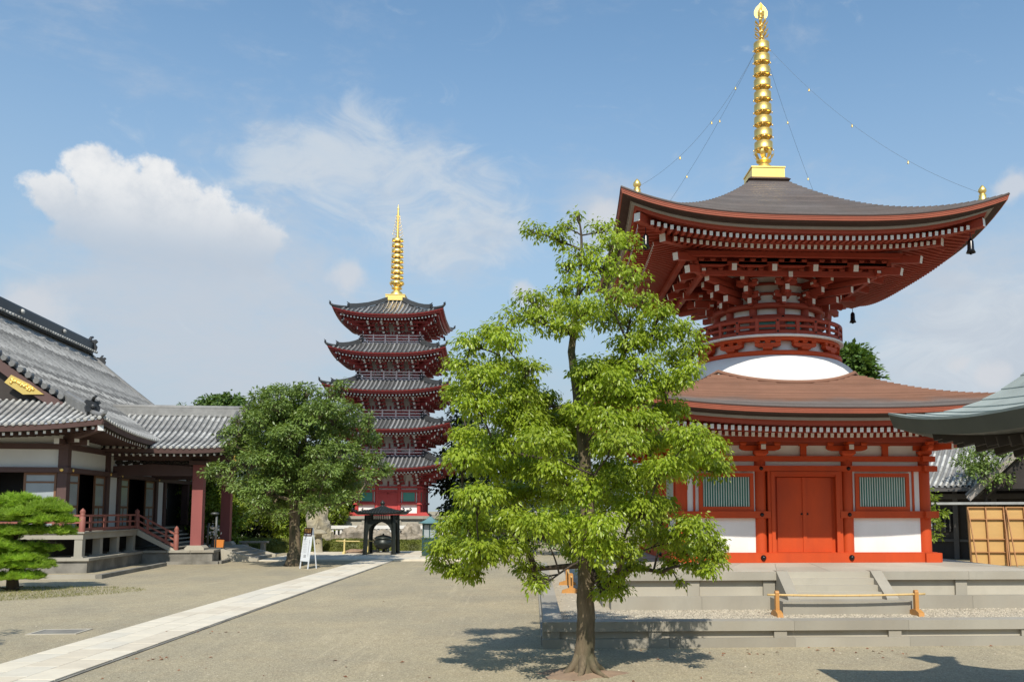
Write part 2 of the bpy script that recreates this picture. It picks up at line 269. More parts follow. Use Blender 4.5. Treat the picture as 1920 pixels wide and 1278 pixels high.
# ---------------------------------------------------------------- mesh building
class MB:
    def __init__(s): s.v = []; s.f = []; s.m = []; s.sm = []
    def add(s, vs, fs, m=0, smooth=False):
        o = len(s.v); s.v += [tuple(p) for p in vs]
        for i, q in enumerate(fs):
            s.f.append(tuple(o + k for k in q)); s.m.append(m[i] if isinstance(m, (list, tuple)) else m); s.sm.append(smooth)
        return s
    def box(s, cx, cy, cz, sx, sy, sz, m=0, rz=0.0):
        c, n = math.cos(rz), math.sin(rz); vs = []
        for z in (-.5, .5):
            for x, y in ((-.5, -.5), (.5, -.5), (.5, .5), (-.5, .5)):
                a, b = x * sx, y * sy
                vs.append((cx + a * c - b * n, cy + a * n + b * c, cz + z * sz))
        return s.add(vs, [(0, 3, 2, 1), (4, 5, 6, 7), (0, 1, 5, 4), (1, 2, 6, 5), (2, 3, 7, 6), (3, 0, 4, 7)], m)
    def bx(s, x0, x1, y0, y1, z0, z1, m=0):
        return s.box((x0 + x1) / 2, (y0 + y1) / 2, (z0 + z1) / 2, abs(x1 - x0), abs(y1 - y0), abs(z1 - z0), m)
    def beam(s, p0, p1, w, h, m=0, end0=None, end1=None, up=(0, 0, 1)):
        p0, p1 = Vector(p0), Vector(p1); d = (p1 - p0).normalized(); u = Vector(up)
        r = d.cross(u)
        if r.length < 1e-5: r = d.cross(Vector((0, 1, 0)))
        r.normalize(); u = r.cross(d).normalized(); vs = []
        for p in (p0, p1):
            for a, b in ((-.5, -.5), (.5, -.5), (.5, .5), (-.5, .5)): vs.append(p + r * (a * w) + u * (b * h))
        return s.add(vs, [(0, 1, 2, 3), (7, 6, 5, 4), (0, 4, 5, 1), (1, 5, 6, 2), (2, 6, 7, 3), (3, 7, 4, 0)],
                     [m if end0 is None else end0, m if end1 is None else end1, m, m, m, m])
    def tube(s, path, radii, n=8, m=0, cap=True, smooth=True):
        path = [Vector(p) for p in path]
        if not hasattr(radii, '__len__'): radii = [radii] * len(path)
        vs = []; fs = []; ref = None
        for i, p in enumerate(path):
            d = (path[min(i + 1, len(path) - 1)] - path[max(i - 1, 0)])
            d = d.normalized() if d.length > 1e-9 else Vector((0, 0, 1))
            if ref is None:
                ref = Vector((1, 0, 0)) if abs(d.x) < .8 else Vector((0, 1, 0))
            a = (ref - d * ref.dot(d)).normalized(); b = d.cross(a); ref = a
            for k in range(n):
                t = 2 * math.pi * k / n; vs.append(p + (a * math.cos(t) + b * math.sin(t)) * radii[i])
        for i in range(len(path) - 1):
            for k in range(n):
                k2 = (k + 1) % n; fs.append((i * n + k, i * n + k2, (i + 1) * n + k2, (i + 1) * n + k))
        s.add(vs, fs, m, smooth)
        if cap:
            o = len(s.v) - len(vs)
            s.f.append(tuple(o + k for k in reversed(range(n)))); s.m.append(m); s.sm.append(False)
            s.f.append(tuple(o + (len(path) - 1) * n + k for k in range(n))); s.m.append(m); s.sm.append(False)
        return s
    def lathe(s, prof, n=24, c=(0, 0, 0), m=0, smooth=True, arc=None):
        vs = []; fs = []
        full = arc is None; a0, a1 = (0, 2 * math.pi) if full else arc; cols = n if full else n + 1
        for r, z in prof:
            for k in range(cols):
                t = a0 + (a1 - a0) * k / n; vs.append((c[0] + r * math.cos(t), c[1] + r * math.sin(t), c[2] + z))
        for i in range(len(prof) - 1):
            for k in range(n):
                k2 = (k + 1) % cols
                fs.append((i * cols + k, i * cols + k2, (i + 1) * cols + k2, (i + 1) * cols + k))
        return s.add(vs, fs, m, smooth)
    def prism(s, poly, y0, y1, m=0, ax='y'):
        "polygon in (x,z) pushed along y, or in (y,z) pushed along x, or in (x,y) pushed along z"
        n = len(poly)
        def P(a, b, t): return (a, t, b) if ax == 'y' else ((t, a, b) if ax == 'x' else (a, b, t))
        vs = [P(a, b, y0) for a, b in poly] + [P(a, b, y1) for a, b in poly]
        fs = [tuple(range(n)), tuple(reversed(range(n, 2 * n)))] + [(i, i + n, (i + 1) % n + n, (i + 1) % n) for i in range(n)]
        return s.add(vs, fs, m)
    def sphere(s, c, r, nu=10, nv=6, m=0, sz=1.0):
        pr = [(max(r * math.sin(math.pi * i / nv), 1e-4), -r * sz * math.cos(math.pi * i / nv)) for i in range(nv + 1)]
        return s.lathe(pr, nu, c, m)
    def grid(s, fn, nu, nv, m=0, smooth=False):
        vs = [fn(i / nu, j / nv) for j in range(nv + 1) for i in range(nu + 1)]
        fs = [(j * (nu + 1) + i, j * (nu + 1) + i + 1, (j + 1) * (nu + 1) + i + 1, (j + 1) * (nu + 1) + i) for j in range(nv) for i in range(nu)]
        return s.add(vs, fs, m, smooth)
    def mesh(s, name, mats):
        me = bpy.data.meshes.new(name); me.from_pydata(s.v, [], s.f)
        for m in (mats if isinstance(mats, (list, tuple)) else [mats]): me.materials.append(m)
        if any(s.m): me.polygons.foreach_set('material_index', s.m)
        if any(s.sm): me.polygons.foreach_set('use_smooth', s.sm)
        me.update(); return me

def link(name, data, parent=None, loc=(0, 0, 0), rot=(0, 0, 0), scale=(1, 1, 1)):
    o = bpy.data.objects.new(name, data); COL.objects.link(o)
    o.location = loc; o.rotation_euler = rot; o.scale = scale
    if parent is not None: o.parent = parent
    return o
def part(name, mb, mats, parent, **k):
    return link(name, mb.mesh(name, mats) if isinstance(mb, MB) else mb, parent, **k)
def tag(o, label=None, cat=None, group=None, kind=None):
    if label: o['label'] = label
    if cat: o['category'] = cat
    if group: o['group'] = group
    if kind: o['kind'] = kind
    return o
def thing(name, label, cat, loc=(0, 0, 0), rz=0.0, group=None):
    o = link(name, None, None, loc, (0, 0, rz)); o.empty_display_size = 0.3
    return tag(o, label, cat, group)
def npmesh(name, V, F, mats, smooth=False):
    "V (n,3) vertices, F (m,k) faces, k constant"
    me = bpy.data.meshes.new(name); V = np.asarray(V, np.float32); F = np.asarray(F, np.int32); k = F.shape[1]
    me.vertices.add(len(V)); me.vertices.foreach_set('co', V.ravel())
    me.loops.add(F.size); me.loops.foreach_set('vertex_index', F.ravel())
    me.polygons.add(len(F)); me.polygons.foreach_set('loop_start', np.arange(0, F.size, k, dtype=np.int32))
    if smooth: me.polygons.foreach_set('use_smooth', np.ones(len(F), bool))
    for m in (mats if isinstance(mats, (list, tuple)) else [mats]): me.materials.append(m)
    me.update(calc_edges=True); return me
# ================================================================ ground, path, terrace
def ground_material():
    m = bpy.data.materials.new('sandy_gravel_ground'); m.use_nodes = True
    nt = m.node_tree; N = nt.nodes.new; L = nt.links.new; b = nt.nodes['Principled BSDF']
    b.inputs['Roughness'].default_value = 0.95; b.inputs['Specular IOR Level'].default_value = 0.2
    geo = N('ShaderNodeNewGeometry')
    def noise(scale, det, rough=0.6):
        n = N('ShaderNodeTexNoise'); n.inputs['Scale'].default_value = scale; n.inputs['Detail'].default_value = det; n.inputs['Roughness'].default_value = rough
        L(geo.outputs['Position'], n.inputs['Vector']); return n.outputs['Fac']
    def mix(fac, a, bb, lo, hi, amt):
        r = N('ShaderNodeMapRange'); L(fac, r.inputs[0]); r.inputs[1].default_value = lo; r.inputs[2].default_value = hi; r.inputs[4].default_value = amt
        x = N('ShaderNodeMix'); x.data_type = 'RGBA'; L(r.outputs[0], x.inputs[0])
        for i, c in ((6, a), (7, bb)):
            if isinstance(c, tuple): x.inputs[i].default_value = (*c, 1)
            else: L(c, x.inputs[i])
        return x.outputs[2]
    c = mix(noise(0.16, 6, .7), (0.395, 0.336, 0.222), (0.312, 0.275, 0.196), 0.38, 0.62, 1.0)
    c = mix(noise(0.5, 6, 0.7), c, (0.405, 0.335, 0.215), 0.5, 0.75, 0.7)
    c = mix(noise(1.7, 7, 0.75), c, (0.28, 0.225, 0.150), 0.52, 0.75, 0.7)
    c = mix(noise(0.33, 8, 0.8), c, (0.255, 0.222, 0.165), 0.52, 0.72, 0.65)
    wv = N('ShaderNodeTexNoise'); wv.inputs['Scale'].default_value = 1.0; wv.inputs['Detail'].default_value = 5; wv.inputs['Distortion'].default_value = 1.5
    mp = N('ShaderNodeMapping'); mp.inputs['Scale'].default_value = (2.6, .16, 1); mp.inputs['Rotation'].default_value = (0, 0, .5); L(geo.outputs['Position'], mp.inputs[0]); L(mp.outputs[0], wv.inputs['Vector'])
    c = mix(wv.outputs['Fac'], c, (0.44, 0.375, 0.255), 0.60, 0.72, 0.6)
    vor = N('ShaderNodeTexVoronoi'); vor.inputs['Scale'].default_value = 42; L(geo.outputs['Position'], vor.inputs['Vector'])
    bw = N('ShaderNodeRGBToBW'); L(vor.outputs['Color'], bw.inputs[0])
    r = N('ShaderNodeMapRange'); L(bw.outputs[0], r.inputs[0]); r.inputs[3].default_value = 0.66; r.inputs[4].default_value = 1.34
    n2 = noise(130, 3, 0.7)
    r2 = N('ShaderNodeMapRange'); L(n2, r2.inputs[0]); r2.inputs[1].default_value = 0.3; r2.inputs[2].default_value = 0.7; r2.inputs[3].default_value = 0.82; r2.inputs[4].default_value = 1.18
    mu = N('ShaderNodeMath'); mu.operation = 'MULTIPLY'; L(r.outputs[0], mu.inputs[0]); L(r2.outputs[0], mu.inputs[1])
    vm = N('ShaderNodeVectorMath'); vm.operation = 'SCALE'; L(c, vm.inputs[0]); L(mu.outputs[0], vm.inputs['Scale']); L(vm.outputs[0], b.inputs['Base Color'])
    bp = N('ShaderNodeBump'); bp.inputs['Strength'].default_value = 0.7; bp.inputs['Distance'].default_value = 0.012
    L(vor.outputs['Distance'], bp.inputs['Height']); L(bp.outputs[0], b.inputs['Normal'])
    return m
GROUND = ground_material()
def ground_z(x, y):
    return 0.0
mb = MB()
xs = [-2500, -400, -120] + [-60 + 4 * i for i in range(31)] + [120, 400, 2500]
ys = [-600, -100, -20] + [4 * i for i in range(31)] + [160, 400, 3500]
mb.v = [(x, y, 0.0) for y in ys for x in xs]
n = len(xs)
for j in range(len(ys) - 1):
    for i in range(n - 1):
        mb.f.append((j * n + i, j * n + i + 1, (j + 1) * n + i + 1, (j + 1) * n + i)); mb.m.append(0); mb.sm.append(False)
tag(part('ground', mb, GROUND, None), kind='structure')

# the stone path: slabs laid in three lengthwise courses
PX0, PX1 = -9.68, -7.86
path = tag(part('path', MB().bx(PX0, PX1, 9, 54, -0.05, 0.012), PAVE3, None), kind='structure')
slabm = {}
for cw in range(3):
    for k, M in enumerate((PAVE, PAVE2, PAVE3)):
        w = (PX1 - PX0) / 3 - 0.014
        b = MB()
        ln = 0.986; h = 0.03; e = 0.006
        # chamfered slab
        vs = [(-w/2, -ln/2, 0), (w/2, -ln/2, 0), (w/2, ln/2, 0), (-w/2, ln/2, 0),
              (-w/2, -ln/2, h - e), (w/2, -ln/2, h - e), (w/2, ln/2, h - e), (-w/2, ln/2, h - e),
              (-w/2 + e, -ln/2 + e, h), (w/2 - e, -ln/2 + e, h), (w/2 - e, ln/2 - e, h), (-w/2 + e, ln/2 - e, h)]
        b.add(vs, [(0, 1, 5, 4), (1, 2, 6, 5), (2, 3, 7, 6), (3, 0, 4, 7), (4, 5, 9, 8), (5, 6, 10, 9), (6, 7, 11, 10), (7, 4, 8, 11), (8, 9, 10, 11)])
        slabm[cw, k] = b.mesh('paving_slab', M)
for cw in range(3):
    y = 9.0 + (0, 0.5, 0.22)[cw]
    while y < 53.4:
        w = (PX1 - PX0) / 3
        link('paving_slab', slabm[cw, rnd.choice((0, 0, 1, 2))], path, (PX0 + w * (cw + .5), y + .5, 0.012 + rnd.uniform(0, .004)), (0, 0, 0))
        y += 1.0
# edging of the path, a slightly lower strip of darker stone on the right
b = MB(); b.bx(PX1 + .002, PX1 + .06, 9, 46.6, -0.05, 0.02)
part('edging_strip', b, OLDSTONE, path)

# terrace where the path ends, before the censer
ter = tag(part('pavement', MB().bx(-15.4, -3.0, 50.6, 62.0, -.05, .05), PAVE3, None), kind='structure')
tm = [MB().bx(-.69, .69, -.59, .59, 0, .03).mesh('paving_slab', M) for M in (PAVE, PAVE2, PAVE3)]
for j in range(9):
    for i in range(9):
        x = -14.65 + 1.4 * i + (.35 if j % 2 else -.2); yy = 51.25 + 1.2 * j
        if -15.2 < x - .7 and x + .7 < -2.9: link('paving_slab', rnd.choice(tm), ter, (x, yy, .05 + rnd.uniform(0, .003)))
# kerb of the terrace on the path side
b = MB(); b.bx(-7.8, -3.0, 50.2, 50.56, -.05, .11); part('edge_stone', b, PAVE, ter)

# inspection cover near the path
t = thing('inspection_cover', 'pale square frame of a drain cover set flush in the gravel by a tree shadow', 'drain cover', (-11.0, 21.4, 0), 0.06)
b = MB()
for x0, x1, y0, y1 in ((-.55, .55, -.45, -.38), (-.55, .55, .38, .45), (-.55, -.48, -.38, .38), (.48, .55, -.38, .38)): b.bx(x0, x1, y0, y1, -.03, .018)
part('frame', b, GRANITE2, t)
part('lid', MB().bx(-.475, .475, -.375, .375, -.03, .010), OLDSTONE, t)
# ================================================================ generic square eaves and roofs
class Eave:
    def __init__(s, W, ze, lift, p, kdec=1.0): s.W, s.ze, s.lift, s.p = W, ze, lift, p
    def L(s, x): return s.lift * min(abs(x) / s.W, 1.02) ** s.p
    def band(s, mb, pts, ns=28, m=0, sides=(0, 1, 2, 3)):
        "pts: list of (half width, dz) from outside in; makes strips on the four sides, following the lift of the corners"
        for sd in sides:
            c, n = ((1, 0), (0, 1), (-1, 0), (0, -1))[sd]
            rows = []
            for w, dz in pts:
                row = []
                for i in range(ns + 1):
                    t = -1 + 2 * i / ns; x = t * w; y = -w
                    row.append((x * c - y * n, x * n + y * c, s.ze + dz + s.L(t * s.W * min(1, (w / s.W) ** .5))))
                rows.append(row)
            vs = [p for r in rows for p in r]; k = ns + 1
            fs = [(j * k + i, (j + 1) * k + i, (j + 1) * k + i + 1, j * k + i + 1) for j in range(len(rows) - 1) for i in range(ns)]
            mm = m if not isinstance(m, (list, tuple)) else [m[j] for j in range(len(rows) - 1) for i in range(ns)]
            mb.add(vs, [tuple(reversed(q)) for q in fs], mm)
        return mb
    def surf(s, t, x_rel, wtop, ztop, a):
        w = s.W + (wtop - s.W) * t
        z = s.ze + (ztop - s.ze) * (a * t + (1 - a) * t * t) + s.L(x_rel * s.W) * max(0.0, 1 - t) ** 2.2
        return w, z
    def shingles(s, mb, wtop, ztop, a, courses, step=0.02, ns=26, tmax=1.0, m=0):
        for sd in range(4):
            c, n = ((1, 0), (0, 1), (-1, 0), (0, -1))[sd]
            for k in range(courses):
                rows = []
                for t, up in ((tmax * k / courses, step), (tmax * (k + 1) / courses, 0.0)):
                    row = []
                    for i in range(ns + 1):
                        q = -1 + 2 * i / ns; w, z = s.surf(t, q, wtop, ztop, a); x, y = q * w, -w
                        row.append((x * c - y * n, x * n + y * c, z + up))
                    rows.append(row)
                low = [(x, y, z - step * 1.05) for x, y, z in rows[0]]
                vs = low + rows[0] + rows[1]; kk = ns + 1
                fs = [(j * kk + i, j * kk + i + 1, (j + 1) * kk + i + 1, (j + 1) * kk + i) for j in (0, 1) for i in range(ns)]
                mb.add(vs, fs, m)
        return mb

def rot2(x, y, a): return (x * math.cos(a) - y * math.sin(a), x * math.sin(a) + y * math.cos(a))
SIDE_RZ = (0, math.pi / 2, math.pi, -math.pi / 2)   # front, right, back, left
def rafters(parent, ev, mats, spacing, half, w_out, w_in, z_out, z_in, size, sides, joined, name='rafter', follow=1.0):
    "parallel rafters under an eave; each is an object of its own on `sides`, joined into one part on `joined`"
    unit = MB().beam((0, 0, 0), (0, 1, 0), size[0], size[1], 0, end0=1).mesh(name, mats)
    J = MB(); nn = int(2 * half / spacing) // 2
    for sd in tuple(sides) + tuple(joined):
        a = SIDE_RZ[sd]
        for i in range(-nn, nn):
            x = (i + .5) * spacing
            wi = max(w_in, abs(x) + 0.05)
            if w_out - wi < .15: continue
            lz = ev.L(x * 1.0) * follow
            slope = (z_in - z_out) / (w_out - w_in)
            ln = math.hypot(w_out - wi, slope * (w_out - wi))
            p0 = rot2(x, -w_out, a)
            if sd in sides:
                link(name, unit, parent, (p0[0], p0[1], z_out + lz), (math.atan(slope), 0, a), (1, ln, 1))
            else:
                p1 = rot2(x, -wi, a)
                J.beam((*p0, z_out + lz), (*p1, z_out + lz + slope * (w_out - wi)), size[0], size[1], 0, end0=1)
    if J.v:
        tag(part('rafter_row', J, mats, parent), kind='stuff')

# ================================================================ the treasure tower
TX, TY, TZ = 7.88, 28.99, 1.33
HW = 3.586
T = thing('treasure_tower', 'vermilion two-roofed treasure tower with round white dome and golden spire', 'tower', (TX, TY, TZ))
def Z(z): return z - TZ
# ---------------- lower storey, one side built once and copied round
def copy_round(o, sides=(1, 2, 3)):
    out = []
    for sd in sides:
        c = o.copy(); COL.objects.link(c); a = SIDE_RZ[sd]
        x, y = rot2(o.location.x, o.location.y, a); c.location = (x, y, o.location.z)
        c.rotation_euler = (o.rotation_euler[0], o.rotation_euler[1], o.rotation_euler[2] + a); c.parent = o.parent
        out.append(c)
    return out
colm = MB().lathe([(.175, 0), (.175, Z(4.24)), (.165, Z(4.27))], 20).mesh('column', VER)
CXS = (-3.586, -1.285, 1.285, 3.586)
for sd in range(4):
    for x in CXS[:-1]:
        p = rot2(x, -HW, SIDE_RZ[sd]); link('column', colm, T, (p[0], p[1], 0))
def side_part(name, mb, mats, label=None):
    o = part(name, mb, mats, T); copy_round(o)
    if label: o['label'] = label
    return o
# ground sill with stepped ends, beams
b = MB(); b.bx(-3.95, 3.95, -HW - .27, -HW + .15, 0, .265); b.bx(-3.80, 3.80, -HW - .24, -HW + .12, .266, .285)
side_part('ground_sill', b, VER)
for x0, x1 in ((-3.93, -1.02), (1.02, 3.93)):
    side_part('waist_beam', MB().bx(x0, x1, -HW - .20, -HW + .1, Z(2.60), Z(2.80)), VER)
side_part('upper_beam', MB().bx(-3.93, 3.93, -HW - .20, -HW + .1, Z(3.955), Z(4.115)), VER)
b = MB().bx(-3.90, 3.90, -HW - .15, -HW + .12, Z(4.245), Z(4.40)); side_part('head_beam', b, VER)
# plaster
for x0, x1 in ((-3.45, -1.40), (1.40, 3.45)):
    side_part('plaster_panel', MB().bx(x0, x1, -HW - .06, -HW + .04, .286, Z(2.598)), WHITE)
    side_part('plaster_panel', MB().bx(x0, x1, -HW - .06, -HW + .04, Z(2.802), Z(3.953)), WHITE)
side_part('plaster_strip', MB().bx(-3.45, 3.45, -HW - .03, -HW + .04, Z(4.117), Z(4.243)), WHITE)
side_part('plaster_frieze', MB().bx(-3.5, 3.5, -HW - .02, -HW + .06, Z(4.402), Z(5.1)), WHITE)
# windows of thin pale upright bars before a green backing
for sx in (-1, 1):
    xc = sx * 2.30
    b = MB(); y0, y1 = -HW - .145, -HW - .062
    b.bx(xc - .80, xc + .80, y0, y1, Z(2.802), Z(2.93)); b.bx(xc - .80, xc + .80, y0, y1, Z(3.79), Z(3.90))
    b.bx(xc - .80, xc - .69, y0, y1, Z(2.931), Z(3.789)); b.bx(xc + .69, xc + .80, y0, y1, Z(2.931), Z(3.789))
    win = part('window', b, VER, T)
    bars = MB(); 
    for i in range(19):
        x = xc - .69 + 1.38 * (i + .5) / 19
        bars.beam((x, -HW - .115, Z(2.932)), (x, -HW - .115, Z(3.788)), .019, .05, 0, up=(0, 1, 0))
    br = part('window_bars', bars, GREENBACK, win); br['kind'] = 'stuff'
    bk = part('window_backing', MB().bx(xc - .70, xc + .70, -HW - .072, -HW - .0625, Z(2.92), Z(3.80)), GREEN, win)
    for w2 in copy_round(win):
        for ch in (br, bk):
            c = ch.copy(); COL.objects.link(c); c.parent = w2
    # red studs beside the window
    for q in (xc - .93, xc + .93):
        side_part('wall_stud', MB().bx(q - (.03), q + .03, -HW - .10, -HW - .062, Z(2.803), Z(3.952)), VER)
# doors
def door_set(sd):
    a = SIDE_RZ[sd]
    b = MB(); y0, y1 = -HW - .20, -HW + .02
    b.bx(-1.09, -.93, y0 + .03, y1, .266, Z(3.953)); b.bx(.93, 1.09, y0 + .03, y1, .266, Z(3.953)); b.bx(-.929, .929, y0 + .03, y1, Z(3.80), Z(3.952))
    b.bx(-1.0, -.90, y0 - .01, y0 + .029, .286, Z(3.85)); b.bx(.90, 1.0, y0 - .01, y0 + .029, .286, Z(3.85)); b.bx(-1.0, 1.0, y0 - .01, y0 + .029, Z(3.851), Z(3.94))
    fr = part('door_frame', b, VER, T, rot=(0, 0, a))
    b = MB().bx(-.928, .928, -HW - .01, -HW + .05, .266, Z(3.799)); part('door_reveal', b, VER, fr)
    for s in (-1, 1):
        d = part('door', MB().bx(s * .012, s * .80, -HW - .055, -HW - .011, .29, Z(3.78)), VER, T, rot=(0, 0, a))
        k = MB().lathe([(.001, .05), (.022, .045), (.03, .02), (.03, 0)], 10); 
        kk = part('door_knob', k, BLACKM, d, loc=(s * .085, -HW - .055, Z(2.72)), rot=(math.pi / 2, 0, 0))
    d = part('door_stile', MB().bx(-.055, .055, -HW - .085, -HW - .0555, .288, Z(3.782)), VER, T, rot=(0, 0, a))
for sd in range(4): door_set(sd)
# black nail covers
boss = MB().lathe([(.001, .075), (.03, .072), (.052, .05), (.062, .025), (.072, .012), (.072, 0)], 14).mesh('nail_cover', BLACKM)
for sd in range(4):
    a = SIDE_RZ[sd]
    for x in CXS:
        for z, yy, sc in ((.14, -HW - .27, 1.15), (Z(2.70), -HW - .20, .82), (Z(4.035), -HW - .20, .82)):
            p = rot2(x, yy, a); link('nail_cover', boss, T, (p[0], p[1], z), (math.pi / 2, 0, a), (sc, sc, sc))
# brackets over the columns and struts between them
def arm_poly(half, h, cut=.16, dy=0.45):
    return [(-half, h), (-half, h * .45), (-half + cut * .4, h * .16), (-half + cut, 0), (half - cut, 0), (half - cut * .4, h * .16), (half, h * .45), (half, h)]
def block(mb, x, y, z, w, h, m=0):
    "bearing block: narrow foot, square head"
    f = w * .66
    vs = [(x - f/2, y - f/2, z), (x + f/2, y - f/2, z), (x + f/2, y + f/2, z), (x - f/2, y + f/2, z)]
    for zz in (z + h * .45, z + h): vs += [(x - w/2, y - w/2, zz), (x + w/2, y - w/2, zz), (x + w/2, y + w/2, zz), (x - w/2, y + w/2, zz)]
    fs = [(3, 2, 1, 0)]
    for o in (0, 4): fs += [(o + i, o + (i + 1) % 4, o + 4 + (i + 1) % 4, o + 4 + i) for i in range(4)]
    fs.append((8, 9, 10, 11)); return mb.add(vs, fs, m)
b = MB(); block(b, 0, 0, 0, .40, .15); 
b.prism([(x, z + .151) for x, z in arm_poly(.60, .15)], -.07, .07)
for x in (-.5, 0, .5): block(b, x, 0, .302, .19, .10)
b.beam((0, -.42, .24), (0, .3, .24), .14, .14, 0, end0=1); block(b, 0, -.33, .312, .18, .09)
brm = b.mesh('bracket', [VER, WEND])
strut = MB().bx(-.085, .085, -.05, .05, 0, .29).bx(-.13, .13, -.06, .06, .291, .36).mesh('strut', VER)
for sd in range(4):
    a = SIDE_RZ[sd]
    for x in CXS[:-1]:
        p = rot2(x, -HW - .08, a) if x > -3.5 else rot2(x, -HW, a)
        link('bracket', brm, T, (p[0], p[1], Z(4.402)), (0, 0, a if x > -3.5 else a))
    for x in (-2.43, 0, 2.43):
        p = rot2(x, -HW - .07, a); link('strut', strut, T, (p[0], p[1], Z(4.402)), (0, 0, a))
    # corner bracket arms
    p = rot2(-HW, -HW, a); q = rot2(-HW - .62, -HW - .62, a)
    part('corner_arm', MB().beam((*q, Z(4.66)), (*p, Z(4.66)), .15, .16, 0, end0=1), [VER, WEND], T)
b = MB().bx(-4.3, 4.3, -HW - .50, -HW - .33, Z(4.80), Z(4.94), 0); b.bx(-4.05, 4.05, -HW - .12, -HW + .02, Z(4.71), Z(4.85), 0)
side_part('eave_purlin', b, VER2)

# ---------------- lower roof
E1 = Eave(6.70, Z(5.49), .60, 2.6)
roof1 = part('lower_roof', E1.shingles(MB(), 2.3, Z(7.0), .50, 30, .034, 30), SHIN_L, T)
def eave_stack(ev, parent, f, d, g, bb):
    W = ev.W
    part('roof_edge', ev.band(MB(), [(W - .10, .002), (W + .012, -.001), (W + .008, -.030), (W - .10, -.032)]), DKBROWN, parent)
    b = MB(); h = (f - .03) / 3
    for k in range(3):
        z0, z1 = -.031 - h * k, -.031 - h * (k + 1) + .007
        ev.band(b, [(W - .10, z0 + .004), (W - .004 - .012 * k, z0), (W - .008 - .012 * k, z1), (W - .10, z1 - .002)])
    part('eave_board', b, FASCIA, parent)
    b = ev.band(MB(), [(W - .06, -f), (W - .28, -f - .01), (W - .32, -d), (W - .45, -d - .003)]); part('eave_recess', b, DKBROWN, parent)
    b = ev.band(MB(), [(W - .30, -d + .004), (W - .33, -d), (W - .345, -g), (W - .50, -g - .003)]); part('eave_strip', b, GRAYSTRIP, parent)
    b = ev.band(MB(), [(W - .42, -g), (W - .45, -g - .006), (W - .47, -bb), (W - .75, -bb - .004)]); part('eave_beam', b, VER2, parent)
eave_stack(E1, roof1, .165, .25, .315, .45)
# soffit boards and rafters of the lower eave
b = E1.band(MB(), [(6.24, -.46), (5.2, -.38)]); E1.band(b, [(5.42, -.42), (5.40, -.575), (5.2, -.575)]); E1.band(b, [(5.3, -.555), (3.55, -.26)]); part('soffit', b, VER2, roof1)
rafters(roof1, E1, [VER2, WEND], .182, 6.05, 6.14, 5.20, Z(4.945), Z(5.02), (.092, .125), (0,), (1, 2, 3), follow=.95)
rafters(roof1, E1, [VER2, WEND], .182, 5.15, 5.40, 3.50, Z(4.86), Z(5.14), (.092, .12), (0,), (1, 2, 3), follow=.85)
def hip_beams(ev, parent, w1, z1, w2, z2, win, zin, size, mats):
    for sx in (-1, 1):
        for sy in (-1, 1):
            b = MB().beam((sx * w1, sy * w1, z1), (sx * win, sy * win, zin), size, size * 1.25, 0, end0=1)
            part('hip_rafter', b, mats, parent)
            b = MB().beam((sx * w2, sy * w2, z2), (sx * win, sy * win, zin - size * 1.2), size, size * 1.25, 0, end0=1)
            part('hip_rafter', b, mats, parent)
hip_beams(E1, roof1, 6.22, Z(5.42), 5.55, Z(5.16), 3.6, Z(5.2), .2, [VER2, WEND])

# ---------------- white dome and brown trim
prof = [(3.02, Z(6.55)), (3.0, Z(6.78)), (2.93, Z(7.02)), (2.80, Z(7.26)), (2.62, Z(7.46)), (2.42, Z(7.60)), (2.36, Z(7.63))]
dome = part('dome', MB().lathe(prof, 72), WHITE, T)
def trim_pts(rr, n=96):
    out = []
    for k in range(n + 1):
        t = 2 * math.pi * k / n; x, y = rr * math.cos(t), rr * math.sin(t)
        w = max(abs(x), abs(y)); tt = (6.70 - w) / (6.70 - 2.3)
        z = E1.surf(tt, 0, 2.3, Z(7.0), .50)[1]
        out.append((x, y, z + .03))
    return out
part('dome_trim', MB().tube(trim_pts(3.04), .065, 8, cap=False), SHIN_L, T)
# ---------------- balcony
b = MB().lathe([(2.37, Z(7.63)), (2.40, Z(7.64)), (2.40, Z(7.77)), (2.36, Z(7.78)), (2.0, Z(7.78))], 72); part('balcony_base_ring', b, VER, T)
part('balcony_drum', MB().lathe([(2.10, Z(7.7)), (2.10, Z(8.3))], 64), WHITE, T)
NB = 12
b = MB(); block(b, 0, 0, 0, .30, .11); b.prism([(x, z + .111) for x, z in arm_poly(.40, .13, .14)], -.09, .06)
for x in (-.32, 0, .32): block(b, x, -.01, .242, .17, .085)
bbm = b.mesh('balcony_bracket', VER)
for k in range(NB):
    t = 2 * math.pi * (k + .5) / NB - math.pi / 2
    link('balcony_bracket', bbm, T, (2.21 * math.cos(t), 2.21 * math.sin(t), Z(7.782)), (0, 0, t + math.pi / 2))
b = MB().lathe([(2.10, Z(8.11)), (2.34, Z(8.11)), (2.34, Z(8.21)), (2.10, Z(8.21))], 72); part('balcony_beam', b, VER, T)
b = MB().lathe([(1.6, Z(8.212)), (2.44, Z(8.212)), (2.46, Z(8.225)), (2.46, Z(8.275)), (2.44, Z(8.285)), (1.6, Z(8.285))], 72); part('balcony_floor', b, WEND, T)
for zz, r, hh in ((8.36, 2.38, .07), (8.55, 2.38, .05), (8.76, 2.39, .075)):
    b = MB().lathe([(r - .04, Z(zz) - hh), (r + .04, Z(zz) - hh), (r + .04, Z(zz) + hh * .6), (r - .04, Z(zz) + hh * .6), (r - .04, Z(zz) - hh)], 80); part('balcony_rail', b, VER2, T)
pm = MB().bx(-.055, .055, -.055, .055, 0, .50).mesh('rail_post', VER2)
bs = MB().lathe([(.001, .03), (.03, .02), (.035, 0)], 8).mesh('nail_cover', BLACKM)
